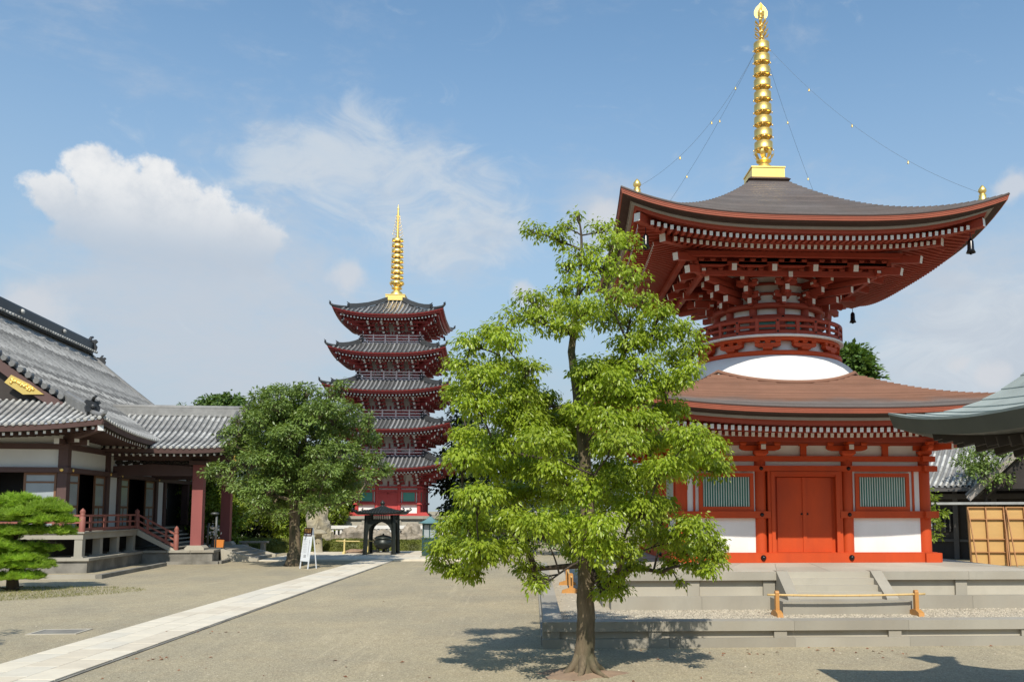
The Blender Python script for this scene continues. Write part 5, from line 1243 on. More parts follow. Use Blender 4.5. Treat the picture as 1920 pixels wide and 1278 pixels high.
# lattice screens seen inside the openings
def lattice(v0, v1, u):
    b = MB()
    for k in range(5): b.bx(u, u + .05, v0 + (v1 - v0) * k / 4 - .03, v0 + (v1 - v0) * k / 4 + .03, DZ, 4.4)
    for z in (2.3, 2.9, 3.6, 4.3): b.bx(u - .001, u + .051, v0, v1, z, z + .06)
    s = part('lattice_screen', b, TIMBERD, HALL); part('screen_paper', MB().bx(u - .03, u - .01, v0, v1, 2.95, 4.3), PANE, s)
lattice(4.0, 5.4, -2.85); lattice(10.8, 13.2, -2.85); lattice(17.2, 20, -2.6)
# round gilded nail covers
gm = MB().lathe([(.001, .03), (.08, .02), (.09, 0)], 10).mesh('nail_cover', GOLD)
for u, v, rz in ((-2.0, 1.69, 0), (-6.6, 1.69, 0)): link('nail_cover', gm, HALL, (u, v, 4.74), (math.pi / 2, 0, rz))
for v in (2.25, 7.1, 8.8, 15.2): link('nail_cover', gm, HALL, (-1.69, v, 4.74), (math.pi / 2, 0, math.pi / 2))
# corner bracket arms with pale ends
for (u0, v0, u1, v1, z) in ((-2, 1.8, -2, 1.0, 6.05), (-1.8, 2, -1.0, 2, 6.05), (-1.9, 1.9, -1.2, 1.2, 6.15), (-1.8, 7.1, -1.0, 7.1, 6.05), (-6.6, 1.8, -6.6, 1.0, 6.05), (-1.9, 1.9, -.7, .7, 6.42)):
    part('bracket_arm', MB().beam((u1, v1, z), (u0, v0, z), .22, .26, 0, end0=1), [TIMBER, WEND], HALL)
# ---- main roof
PROF = [(0, 6.55), (.8, 6.94), (1.7, 7.45), (2.75, 8.12), (4.2, 9.08), (5.95, 10.35), (8.2, 12.2), (10.5, 14.1)]
_pw = np.array([p[0] for p in PROF]); _pz = np.array([p[1] for p in PROF]); _pc = np.polyfit(_pw, _pz, 3)
def zw(w): return float(np.polyval(_pc, min(max(w, 0), 10.5)))
UE, VE, WR, VEND = .55, -.55, 10.5, 25.0
def hlift(d): return .46 * max(0, 1 - d / 7.0) ** 2.2
def right_pt(v, w, up=0.0): return (UE - w, v, zw(w) + hlift(v - VE) * max(0, 1 - w / 4) ** 2 + up)
def front_pt(u, d, up=0.0): return (u, VE + d, zw(d) + hlift(UE - u) * max(0, 1 - d / 4) ** 2 + up)
GV = 2.05                                                   # plane of the gable
rf = MB(); rf.grid(lambda a, c: right_pt(1.75 + (VEND - 1.75) * a, WR * c), 50, 24)
rf.grid(lambda a, c: right_pt(VE + (1.75 - VE) * a, (1.75 - VE) * a * c), 10, 10)
roof = part('main_roof', rf, TILED, HALL)
# left slope and back so that the roof is whole
lf = MB(); lf.grid(lambda a, c: (2 * (UE - WR) - right_pt(1.75 + (VEND - 1.75) * a, WR * c)[0], 1.75 + (VEND - 1.75) * a, zw(WR * c)), 20, 16); part('far_slope', lf, TILED, roof)
part('front_skirt', MB().grid(lambda a, c: front_pt(UE - 24 * a, min(2.6, 24 * a) * c), 48, 10), TILED, roof)
def row_mesh(pts, r=.085, m=None):
    "half-round row of cover tiles with a lip at every tile"
    b = MB(); sh = rnd.random() * .8
    pv = [Vector(p) for p in pts]; pv = [pv[0]] + [pv[i].lerp(pv[i + 1], sh) for i in range(len(pv) - 1)] + [pv[-1]]
    for i in range(len(pv) - 1):
        p, q = pv[i], pv[i + 1]; b.tube([p - (q - p) * .03, q], [r * 1.07, r * .93], 7, cap=False)
    return b
v = VE + .16; k = 0
while v < VEND:
    wmax = WR if v > 1.75 else (v - VE) - .05
    if wmax > .3:
        n = max(2, int(wmax / .42)); o = part('tile_row', row_mesh([right_pt(v, wmax * j / n, .035) for j in range(n + 1)]), TILEM, roof)
    v += .30
u = UE - .16
while u > -9.5:
    d = min(2.6, UE - u - .05)
    if d > .25:
        n = max(2, int(d / .45)); part('tile_row', row_mesh([front_pt(u, d * j / n, .035) for j in range(n + 1)]), TILE, roof)
    u -= .30
# round eave tile faces
fm = MB().lathe([(.001, .02), (.07, .02), (.095, 0), (.095, -.06)], 10).mesh('eave_tile', TILE)
u = UE - .16
while u > -9.5:
    p = front_pt(u, 0, .03); link('eave_tile', fm, roof, (p[0], p[1] - .03, p[2]), (math.pi / 2, 0, 0)); u -= .30
v = VE + .16
while v < 10.2:
    p = right_pt(v, 0, .03); link('eave_tile', fm, roof, (p[0] + .03, p[1], p[2]), (math.pi / 2, 0, math.pi / 2)); v += .30
# eave boards, soffit, rafters
b = MB()
b.grid(lambda a, c: (lambda p: (p[0] - .05 * c, p[1], p[2] - .04 - .24 * c))(right_pt(VE + (VEND - VE) * a ** 1.5, 0)), 40, 1)
b.grid(lambda a, c: (lambda p: (p[0], p[1] + .05 * c, p[2] - .04 - .24 * c))(front_pt(UE - 24 * a ** 1.5, 0)), 40, 1)
part('eave_fascia', b, TIMBER, roof)
b = MB()
b.grid(lambda a, c: (lambda p, q: (p[0] - .05 - 2.4 * c, p[1] + 2.4 * c * (1 - a) * (1 if a < .1 else 0), p[2] - .27 + (.12) * c))(right_pt(VE + (VEND - VE) * a, 0), 0), 30, 1)
b.grid(lambda a, c: (lambda p: (p[0], p[1] + .05 + 2.4 * c, p[2] - .27 + .12 * c))(front_pt(UE - 24 * a, 0)), 30, 1)
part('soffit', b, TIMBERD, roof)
rm = MB().beam((0, 0, 0), (0, 1, 0), .11, .13, 0, end0=1).mesh('rafter', [TIMBER, WEND])
v = VE + .5
while v < 10.5:
    p = right_pt(v, 0); link('rafter', rm, roof, (p[0] - .22, v, p[2] - .37), (.05, 0, math.pi / 2), (1, min(2.3, max(.3, v - VE)), 1)); v += .34
u = UE - .5
while u > -8:
    p = front_pt(u, 0); link('rafter', rm, roof, (u, p[1] + .22, p[2] - .37), (.05, 0, 0), (1, min(2.3, max(.3, UE - u)), 1)); u -= .34
p = right_pt(VE, 0); part('hip_rafter', MB().beam((UE - .15, VE + .15, p[2] - .42), (-2, 2, 6.2), .26, .30, 0, end0=1), [TIMBER, WEND], roof)
# corner ridge with end ornament
pts = [Vector((UE - w, VE + w, zw(w) + hlift(0) * max(0, 1 - w / 4) ** 2 + .12)) for w in (2.7, 2.3, 1.9, 1.5, 1.15, .85)]
b = MB()
for i in range(len(pts) - 1): b.beam(pts[i], pts[i + 1], .34, .42 - .02 * i)
b.tube([p + Vector((0, 0, .22)) for p in pts], .11, 7); part('hip_ridge', b, TILED, roof)
def ornament(parent, loc, rz, s=1.0):
    "ridge-end tile: curled side fins, central boss and a projecting horn"
    b = MB(); b.prism([(-.34 * s, -.2 * s), (.34 * s, -.2 * s), (.40 * s, .05 * s), (.30 * s, .22 * s), (.42 * s, .34 * s), (.34 * s, .46 * s), (.14 * s, .42 * s), (.0, .55 * s), (-.14 * s, .42 * s), (-.34 * s, .46 * s), (-.42 * s, .34 * s), (-.30 * s, .22 * s), (-.40 * s, .05 * s)], -.07 * s, .07 * s)
    b.sphere((0, -.09 * s, .12 * s), .15 * s, 10, 6); b.tube([(0, 0, .42 * s), (0, -.15 * s, .60 * s), (0, -.38 * s, .66 * s)], [.09 * s, .08 * s, .07 * s], 7)
    return part('ridge_ornament', b, RIDGE, parent, loc=loc, rot=(0, 0, rz))
ornament(roof, (UE - .78, VE + .78, pts[-1].z + .12), R(45), .85)
b = MB(); e = [Vector((UE - w, VE + w, zw(w) + hlift(0) * max(0, 1 - w / 4) ** 2 + .10)) for w in (.8, .45, .1, -.12)]
e[-1].z += .12; b.tube(e, [.13, .12, .11, .09], 7); part('hip_ridge', b, TILED, roof)
# verge of the gable, bargeboard and gilt plate
b = MB()
for j in range(22):
    w = 2.75 + (WR - 2.75) * j / 21; b.tube([right_pt(1.62, w, .10), right_pt(2.05, w + .02, .12)], .14, 7)
part('verge_tiles', b, TILED, roof)
b = MB(); b.grid(lambda a, c: (lambda p: (p[0], 1.72, p[2] - .12 - .55 * c))(right_pt(1.72, 2.5 + (WR - 2.5) * a)), 20, 1)
b.grid(lambda a, c: (lambda p: (p[0], 1.86 , p[2] - .12 - .55 * c))(right_pt(1.72, 2.5 + (WR - 2.5) * a)), 20, 1)
b.grid(lambda a, c: (lambda p: (p[0], 1.72 + .14 * c, p[2] - .67))(right_pt(1.72, 2.5 + (WR - 2.5) * a)), 20, 1)
part('bargeboard', b, TIMBER, roof)
b = MB()
GO = [(-2.95, 8.30), (-3.86, 8.28), (-4.70, 8.84), (-4.42, 9.20), (-3.6, 8.78)]
b.prism(GO, 1.66, 1.715)
for k in range(26):
    a_ = random.Random(k); t0 = a_.random(); u_ = -3.3 - 1.15 * t0; z_ = 8.42 + .5 * t0 + a_.uniform(-.08, .10)
    b.sphere((u_, 1.655, z_), a_.uniform(.045, .085), 7, 4)
part('gilt_plate', b, GOLD, roof)
part('gable_wall', MB().add([(UE - w, 2.1, zw(w) - .1) for w in (2.4, 5.95, 10.5)] + [(UE - 21, 2.1, 8.0), (UE - 2.4, 2.1, 7.6)], [(0, 1, 2, 3, 4)]), TIMBERD, roof)
# main ridge
b = MB(); b.beam((UE - WR, 1.4, 14.62), (UE - WR, VEND + .1, 14.62), .62, .86); b.tube([(UE - WR, 1.4, 15.08), (UE - WR, VEND + .1, 15.08)], .2, 8); part('main_ridge', b, RIDGE, roof)
b = MB()
v = 1.6
while v < VEND: b.tube([(UE - WR + .62, v, 14.30), (UE - WR + .25, v, 14.45)], .10, 6); v += .36
tag(part('ridge_end_tiles', b, TILE, roof), kind='stuff')
b = MB()
for v in (8, 14, 20): b.sphere((UE - WR + .33, v, 14.85), .16, 8, 5)
part('ridge_crests', b, TILE, roof)
ornament(roof, (UE - WR, VEND + .2, 14.7), math.pi, 1.3); ornament(roof, (UE - WR, 1.3, 14.7), 0, 1.5)
ornament(roof, (UE - WR + .9, VEND + .05, 13.6), math.pi, .8)
b = MB().tube([right_pt(VEND, w, .12) for w in (0, 1.5, 3, 4.5, 6, 7.5, 9, 10.4)], .17, 7); part('verge_tiles', b, TILED, roof)

# ---- porch roof
PE, PR, PZE, PZR, PU0, PU1 = 6.2, 11.4, 6.12, 8.45, -3.3, 4.25
def porch_pt(u, t, side=1, up=0.0):
    v_ = PR - side * (PR - PE) * (1 - t)
    return (u, v_, PZE + (PZR - PZE) * (.50 * t + .50 * t * t) + .10 * max(0, (u - 2.2) / 2) ** 2 * (1 - t) + up)
b = MB(); b.grid(lambda a, c: porch_pt(PU0 + (PU1 - PU0) * a, c), 16, 12); b.grid(lambda a, c: porch_pt(PU0 + (PU1 - PU0) * a, c, -1), 16, 12)
proof = part('porch_roof', b, TILED, HALL)
u = PU0 + .1
while u < PU1:
    part('tile_row', row_mesh([porch_pt(u, j / 11, 1, .035) for j in range(12)], .095), TILE, proof)
    p = porch_pt(u, 0, 1, .03); link('eave_tile', fm, proof, (p[0], p[1] - .03, p[2]), (math.pi / 2, 0, 0)); u += .315
b = MB()
for s in (1,):
    b.grid(lambda a, c: (lambda p: (p[0], p[1] + .05 * c, p[2] - .03 - .26 * c))(porch_pt(PU0 + (PU1 - PU0) * a, 0)), 16, 1)
b.grid(lambda a, c: (lambda p: (PU1 - .02, p[1], p[2] - .03 - .34 * c))(porch_pt(PU1, a)), 12, 1)
b.grid(lambda a, c: (lambda p: (PU1 - .02, p[1], p[2] - .03 - .34 * c))(porch_pt(PU1, a, -1)), 12, 1)
part('eave_fascia', b, TIMBER, proof)
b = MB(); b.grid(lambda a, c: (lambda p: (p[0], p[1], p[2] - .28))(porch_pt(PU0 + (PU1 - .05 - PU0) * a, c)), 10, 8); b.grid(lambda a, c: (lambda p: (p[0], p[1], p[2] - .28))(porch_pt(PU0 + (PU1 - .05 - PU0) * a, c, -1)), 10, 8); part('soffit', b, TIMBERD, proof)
rm2 = MB().beam((0, 0, 0), (0, 2.2, .72), .10, .12, 0, end0=1).mesh('rafter', [TIMBER, WEND])
u = -1.4
while u < PU1 - .1:
    p = porch_pt(u, 0); link('rafter', rm2, proof, (u, PE + .15, p[2] - .37)); u += .34
b = MB().bx(PU0, PU1 - .1, PR - .24, PR + .24, PZR - .1, PZR + .34).tube([(PU0, PR, PZR + .40), (PU1, PR, PZR + .40)], .15, 7); part('porch_ridge', b, TILEM, proof)
ornament(proof, (PU1 + .02, PR, PZR + .2), R(90), 1.0)
b = MB()
dp = [porch_pt(PU1 - .55, t, 1, .14) for t in (.98, .8, .6, .42, .3)]
for i in range(4): b.beam(dp[i], dp[i + 1], .26, .30)
b.tube([Vector(p) + Vector((0, 0, .17)) for p in dp], .10, 6); part('descending_ridge', b, TILED, proof)
ornament(proof, Vector(dp[-1]) + Vector((0, -.1, .05)), 0, .7)
# porch posts, plinths, beams
for v_ in (8.2, 14.6):
    part('porch_post', MB().bx(2.22, 2.78, v_ - .28, v_ + .28, .93, 5.32), POSTM, HALL)
    part('post_plinth', MB().prism([(2.0, .69), (3.0, .69), (3.0, .80), (2.86, .93), (2.14, .93), (2.0, .80)], v_ - .5, v_ + .5), GRANITE2, HALL)
    b = MB().prism([(-2.0, 4.72), (2.2, 4.72), (2.2, 5.22), (1.2, 5.30), (.1, 5.36), (-1.0, 5.30), (-2.0, 5.22)], v_ - .17, v_ + .17); part('tie_beam', b, TIMBER, HALL)
    part('head_block', MB().bx(2.05, 2.95, v_ - .42, v_ + .42, 5.321, 5.55), TIMBER, HALL)
    bm_ = part('eave_beam', MB().bx(-2.0, 4.55, v_ - .16, v_ + .16, 5.551, 5.86), TIMBER, HALL); part('gilt_beam_end', MB().bx(4.551, 4.60, v_ - .20, v_ + .20, 5.50, 5.92).bx(4.30, 4.55, v_ - .175, v_ - .161, 5.545, 5.868), GOLD, bm_)
part('tie_beam', MB().bx(2.3, 2.7, 8.49, 14.31, 4.75, 5.25), TIMBER, HALL)
b = MB()
for k in range(26):   # carved waves between tie beam and eave
    u = -1.8 + 3.9 * k / 25; b.sphere((u, 8.2, 5.43 + .05 * math.sin(k * 1.7)), .11 + .03 * math.sin(k * 2.3), 7, 5)
part('carved_frieze', b, TIMBERD, HALL)

# ---------------- things standing on the porch
def hl(u, v, z=0): return HALL.matrix_basis @ Vector((u, v, z))
bpy.context.view_layer.update()
def hpos(u, v, z): a = R(5.7); return (-20.1 + u * math.cos(a) - v * math.sin(a), 41.2 + u * math.sin(a) + v * math.cos(a), z)
t = thing('lamp_stand', 'thin grey metal lamp stand beside the red porch post', 'lamp stand', hpos(3.1, 9.2, .69))
part('base', MB().bx(-.55, .55, -.3, .3, 0, .08), IRON, t); part('pole', MB().tube([(.15, 0, .08), (.15, 0, 1.85)], .07, 8), IRON, t)
part('lamp_head', MB().lathe([(.001, .1), (.2, .08), (.24, 0), (.2, -.05), (.001, -.06)], 12), IRON, t, loc=(.05, 0, 1.95)); part('pole', MB().tube([(-.3, 0, .08), (-.3, 0, 1.45)], .06, 8), IRON, t)
t = thing('flower_vase', 'grey vase with a bunch of white flowers on the porch edge', 'vase', hpos(2.95, 10.0, .69))
part('vase', MB().lathe([(.14, 0), (.18, .1), (.12, .45), (.10, .6), (.15, .68)], 12), IRON, t)
rg = np.random.default_rng(2); nn = 60; P_ = rg.normal(size=(nn, 3)) * np.array([.17, .17, .22]) + np.array([0, 0, .98]); V_, F_ = leaves(P_, rg.normal(size=(nn, 3)), rg.normal(size=(nn, 3)), .16, .8, rg)
link('flowers', npmesh('flowers', V_, F_, WHITE), t)
t = thing('offering_box', 'small orange wooden box standing on the porch edge', 'box', hpos(3.4, 9.35, .69), .2)
part('box_body', MB().prism([(-.22, 0), (.22, 0), (.26, .48), (-.22, .52)], -.2, .2), ORANGEP, t); part('box_foot', MB().bx(-.24, .24, -.22, .22, 0, .06), OAK, t)
t = thing('stone_bench', 'low grey bench behind the porch steps', 'bench', hpos(3.6, 17.6, 0))
part('bench_top', MB().bx(-.9, .9, -.25, .25, .72, .84), GRANITE, t)
for s in (-.6, .6): part('bench_leg', MB().bx(s - .12, s + .12, -.2, .2, 0, .719), GRANITE, t)
# ================================================================ the five-storey pagoda
GX, GY, GZ = -11.4, 72.4, 2.42
PAG = thing('five_storey_pagoda', 'crimson five-storey pagoda with grey tiled roofs and a golden spire', 'pagoda', (GX, GY, GZ))
PC = [CRIM, WEND]
# storey: floor z, body half, roof half, eave z (centre), roof top z and half width there
ST = [(0.0, 2.42, 5.10, 3.62, 4.72, 2.72), (4.62, 2.15, 5.0, 6.62, 7.75, 2.52), (7.72, 2.02, 4.86, 9.62, 10.85, 2.38), (10.82, 1.88, 4.56, 12.58, 13.82, 2.22), (13.78, 1.72, 4.32, 15.68, 17.62, .50)]
brb = MB(); block(brb, 0, 0, 0, .30, .14)
for i, (r_, z_) in enumerate(((.55, .22), (1.0, .48), (1.45, .74))): brb.beam((0, -r_, z_), (0, .2, z_), .15, .18, 0, end0=1)
for i, (y_, z_, h_) in enumerate(((-.05, .22, .45), (-.45, .48, .42), (-.9, .72, .45))):
    brb.bx(-h_, h_, y_ - .06, y_ + .06, z_ - .08, z_ + .06); 
    for q in (-h_ + .1, 0, h_ - .1): block(brb, q, y_, z_ + .061, .16, .09)
brb.beam((0, -1.75, .82), (0, .2, 1.22), .15, .17, 0, end0=1)
brm5 = brb.mesh('bracket', [CRIM2, WEND])
cbm = MB()
for r_, z_ in ((.8, .22), (1.4, .48), (2.0, .74)): cbm.beam((-r_, -r_, z_), (.2, .2, z_), .17, .2, 0, end0=1)
cbm.beam((-2.35, -2.35, .80), (.2, .2, 1.2), .18, .2, 0, end0=1); cbm.beam((-2.75, -2.75, 1.02), (.2, .2, 1.42), .18, .2, 0, end0=1)
cbm = cbm.mesh('corner_bracket', [CRIM2, WEND])
def ring4(fn):
    for sd in range(4): fn(SIDE_RZ[sd])
for i, (zf, bh, W, ze, zt_, wt) in enumerate(ST):
    zc0 = ze - 1.30           # top of the wall, where the brackets begin
    # body
    part('body_wall', MB().bx(-bh + .05, bh - .05, -bh + .05, bh - .05, zf, ze + .2), WHITE if i else WHITE, PAG)
    cx4 = (-bh, -bh * .36, bh * .36, bh)
    cmesh = MB().lathe([(.15, 0), (.15, zc0 - zf)], 10).mesh('column', CRIM)
    for sd in range(4):
        a = SIDE_RZ[sd]
        for x in cx4[:-1]: p = rot2(x, -bh, a); link('column', cmesh, PAG, (*p, zf))
        for z0, z1, e in ((zc0 - .14, zc0, .14), (zc0 - .42, zc0 - .27, .13)):
            part('wall_beam', MB().bx(-bh - .25, bh + .25, -bh - e, -bh + .1, z0, z1), CRIM, PAG, rot=(0, 0, a))
        zb1 = zc0 - .43
        if i == 0:
            part('ground_sill', MB().bx(-bh - .28, bh + .28, -bh - .2, -bh + .1, .0, .2), CRIM, PAG, rot=(0, 0, a))
            for s in (-1, 1): part('waist_beam', MB().bx(s * bh * .30, s * (bh + .25), -bh - .16, -bh + .1, .88, 1.04), CRIM, PAG, rot=(0, 0, a))
        zl = 1.05 if i == 0 else zf + .12
        # door
        d = part('door', MB().bx(-bh * .34, bh * .34, -bh - .09, -bh + .05, zf + .05, zb1), CRIM, PAG, rot=(0, 0, a))
        part('door_stile', MB().bx(-.05, .05, -bh - .12, -bh - .0905, zf + .06, zb1 - .02).bx(-bh * .34, bh * .34, -bh - .12, -bh - .0905, zb1 - .2, zb1 - .08), CRIM, d)
        for s in (-1, 1):
            xc = s * bh * .68
            w_ = part('window', MB().bx(xc - bh * .19, xc + bh * .19, -bh - .05, -bh + .04, zl + .08, zb1 - .05), GREEN, PAG, rot=(0, 0, a))
            fr = MB(); q = bh * .19
            fr.bx(xc - q - .07, xc - q, -bh - .08, -bh + .03, zl, zb1); fr.bx(xc + q, xc + q + .07, -bh - .08, -bh + .03, zl, zb1); fr.bx(xc - q, xc + q, -bh - .08, -bh + .03, zb1 - .06, zb1); fr.bx(xc - q, xc + q, -bh - .08, -bh + .03, zl, zl + .07)
            part('window_frame', fr, CRIM, w_)
    # brackets
    for sd in range(4):
        a = SIDE_RZ[sd]
        for x in cx4[1:-1]: p = rot2(x, -bh, a); link('bracket', brm5, PAG, (*p, zc0), (0, 0, a))
        p = rot2(-bh, -bh, a); link('corner_bracket', cbm, PAG, (*p, zc0), (0, 0, a), (.66, .66, 1))
        for x in (-bh * .99, bh * .99): p = rot2(x, -bh, a); link('bracket', brm5, PAG, (*p, zc0), (0, 0, a))
        part('purlin', MB().bx(-bh - 1.35, bh + 1.35, -bh - 1.30, -bh - 1.14, zc0 + .86, zc0 + 1.02), CRIM2, PAG, rot=(0, 0, a))
        for x in (-bh * .68, 0, bh * .68): part('strut', MB().bx(x - .07, x + .07, -bh - .03, -bh + .05, zc0, zc0 + .4), CRIM2, PAG, rot=(0, 0, a))
    # roof
    ev = Eave(W, ze, .54, 2.6)
    rm_ = MB()
    for sd in range(4):
        a = SIDE_RZ[sd]
        def fn(u, v):
            w, z = ev.surf(v, -1 + 2 * u, wt, zt_, .55); x, y = rot2((-1 + 2 * u) * w, -w, a); return (x, y, z)
        rm_.grid(fn, 24, 8)
    ro = part('roof', rm_, TILEPD, PAG)
    for sd in range(4):
        a = SIDE_RZ[sd]; rows = MB(); n = int(2 * W / .33)
        for k in range(n):
            x = -W + (k + .5) * 2 * W / n
            pts = []
            for j in range(6):
                t = j / 5; w, z = ev.surf(t, x / W, wt, zt_, .55)
                if abs(x) > w + .02: 
                    break
                pts.append((*rot2(x, -w, a), ev.surf(t, x / w if w > 0 else 0, wt, zt_, .55)[1] + .03))
            if len(pts) > 1: rows.tube(pts, .085, 5)
        tag(part('tile_rows', rows, TILEP, ro), kind='stuff')
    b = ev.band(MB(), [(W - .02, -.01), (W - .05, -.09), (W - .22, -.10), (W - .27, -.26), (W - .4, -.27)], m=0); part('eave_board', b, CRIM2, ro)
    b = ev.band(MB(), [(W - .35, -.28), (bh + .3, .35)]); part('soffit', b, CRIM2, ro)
    J = MB()
    for sd in range(4):
        a = SIDE_RZ[sd]; n = int(2 * (W - .5) / .26)
        for k in range(n):
            x = -(W - .5) + (k + .5) * 2 * (W - .5) / n; wi = max(abs(x) + .05, bh + .4)
            for w_out, dz in ((W - .42, -.36), (W - 1.35, -.42)):
                if w_out - wi < .1 : continue
                lz = ev.L(x); sl = .16
                J.beam((*rot2(x, -w_out, a), ze + dz + lz), (*rot2(x, -wi, a), ze + dz + lz + sl * (w_out - wi)), .11, .12, 0, end0=1)
    tag(part('rafter_rows', J, [CRIM2, WEND], ro), kind='stuff')
    # hip ridges with upturned ends
    for sx in (-1, 1):
        for sy in (-1, 1):
            b = MB(); pts = []
            for t in (1, .8, .6, .42, .28, .27, .14, .02, -.04):
                w, z = ev.surf(max(t, 0), 1.0, wt, zt_, .55)
                if t < 0: w = W + .10; z += .10
                up = .20 if t > .275 else .08
                pts.append(Vector((sx * w, sy * w, z + up)))
            for q in range(4): b.beam(pts[q], pts[q + 1], .26, .34)
            b.tube(pts[5:], [.12, .12, .11, .08], 6); part('hip_ridge', b, TILEPD, ro)
            for pp, s_ in ((pts[4], .38), (pts[8], .28)):
                ornament(ro, (pp.x, pp.y, pp.z + .05), math.atan2(sy, sx) + math.pi / 2, s_)
            w, z = W - .72, ev.surf(0, 1, wt, zt_, .55)[1]
            part('hip_rafter', MB().beam((sx * w, sy * w, z - .42), (sx * bh, sy * bh, z - .2), .2, .24, 0, end0=1), [CRIM2, WEND], ro)
            part('wind_bell', MB().lathe([(.012, .3), (.012, .1), (.06, .08), (.08, -.15), (.11, -.25), (.001, -.25)], 8), BLACKM, ro, loc=(sx * (W - .7), sy * (W - .7), z - .85))
    # railing of the upper storeys
    if i:
        zr = zf - .02; hw_ = bh + .62
        part('balcony_floor', MB().bx(-hw_ - .08, hw_ + .08, -hw_ - .08, hw_ + .08, zr - .12, zr), mat('pale_pink_rail_%d' % i, (0.74, 0.60, 0.58), .6, .06, 2) if i == 1 else MATS['pale_pink_rail_1'], PAG)
        for sd in range(4):
            a = SIDE_RZ[sd]
            for z_ in (.12, .34, .58): part('rail_bar', MB().bx(-hw_ - .25, hw_ + .25, -hw_ - .03, -hw_ + .03, zr + z_ - .035, zr + z_ + .035), MATS['pale_pink_rail_1'], PAG, rot=(0, 0, a))
            for k in range(6): x = -hw_ + 2 * hw_ * k / 5; part('rail_post', MB().bx(x - .05, x + .05, -hw_ - .05, -hw_ + .05, zr, zr + .66), MATS['pale_pink_rail_1'], PAG, rot=(0, 0, a))
sp5, pet5, zt5, q5 = spire(PAG, 17.60, 25.95, .50, first=.36, bw=.78, top=.37, rh=.055, hub=.13)
# openwork flame plates and long needle
for a in (0, math.pi / 2):
    b = MB()
    for s in (-1, 1):
        for k in range(7):
            zz = zt5 + .30 + .26 * k; r_ = .46 - .05 * k
            b.tube([(s * .05, 0, zz), (s * r_ * .6, 0, zz + .05), (s * r_, 0, zz + .22), (s * r_ * .7, 0, zz + .30)], [.02, .025, .02, .01], 4)
    part('flame_plate', b, GOLD, sp5, rot=(0, 0, a + .4))
part('spire_jewel', MB().lathe([(.001, .3), (.06, .2), (.10, .08), (.06, 0), (.09, -.5), (.06, -.6)], 10), GOLD, sp5, loc=(0, 0, 25.45))

# podium of the pagoda
pp = thing('stone_podium', 'grey stone podium under the crimson pagoda behind the white fence', 'podium', (GX, GY, 0))
part('podium_core', MB().bx(-5.1, 5.1, -5.1, 5.1, 0, 2.2), GRANITE2, pp)
for sd in range(4):
    for k in range(5): part('cap_stone', MB().bx(-5.3 + 2.12 * k, -5.3 + 2.12 * (k + 1) - .01, -5.3, -4.2 + (.0 if sd % 2 == 0 else -.6), 2.201, 2.42), GRANITE, pp, rot=(0, 0, SIDE_RZ[sd])) if sd in (0, 2) or 0 < k < 4 else None
    for k in range(4): x = -3.9 + 2.6 * k; part('podium_post', MB().bx(x - .17, x + .17, -5.2, -5.101, .6, 2.2), GRANITE, pp, rot=(0, 0, SIDE_RZ[sd]))
    part('base_stone', MB().bx(-5.5, 5.5, -5.5, -5.201, 0, .7), GRANITE, pp, rot=(0, 0, SIDE_RZ[sd]))
part('podium_top', MB().bx(-4.19, 4.19, -4.19, 4.19, 2.201, 2.415), GRANITE2, pp)
ss = MB()
for sx in (-1, 1):
    part('corner_foot', MB().prism([(-.55, 0), (.55, 0), (.3, .28), (-.3, .28)], -.2, .2), CRIM, PAG, loc=(sx * 2.75, -2.75, 0))

# white stone fence before the podium
fe = thing('stone_fence', 'low white stone balustrade in front of the pagoda podium', 'fence', (-10.0, 65.4, 0))
part('top_rail', MB().bx(-5.6, 9.4, -.16, .16, 1.50, 1.74), FENCEW, fe)
part('bottom_rail', MB().bx(-5.6, 9.4, -.12, .12, .12, .30), GRANITE, fe)
bm_ = MB().bx(-.075, .075, -.08, .08, .301, 1.499).mesh('baluster', FENCEW)
for k in range(50): 
    if k % 6: link('baluster', bm_, fe, (-5.5 + .3 * k, 0, 0))
pm_ = MB().bx(-.14, .14, -.15, .15, 0, 1.499).mesh('fence_post', FENCEW)
for k in range(0, 50, 6): link('fence_post', pm_, fe, (-5.5 + .3 * k, 0, 0))
part('fence_backing', MB().bx(-5.6, 9.4, .35, .6, 0, 1.35), OLDSTONE, fe)
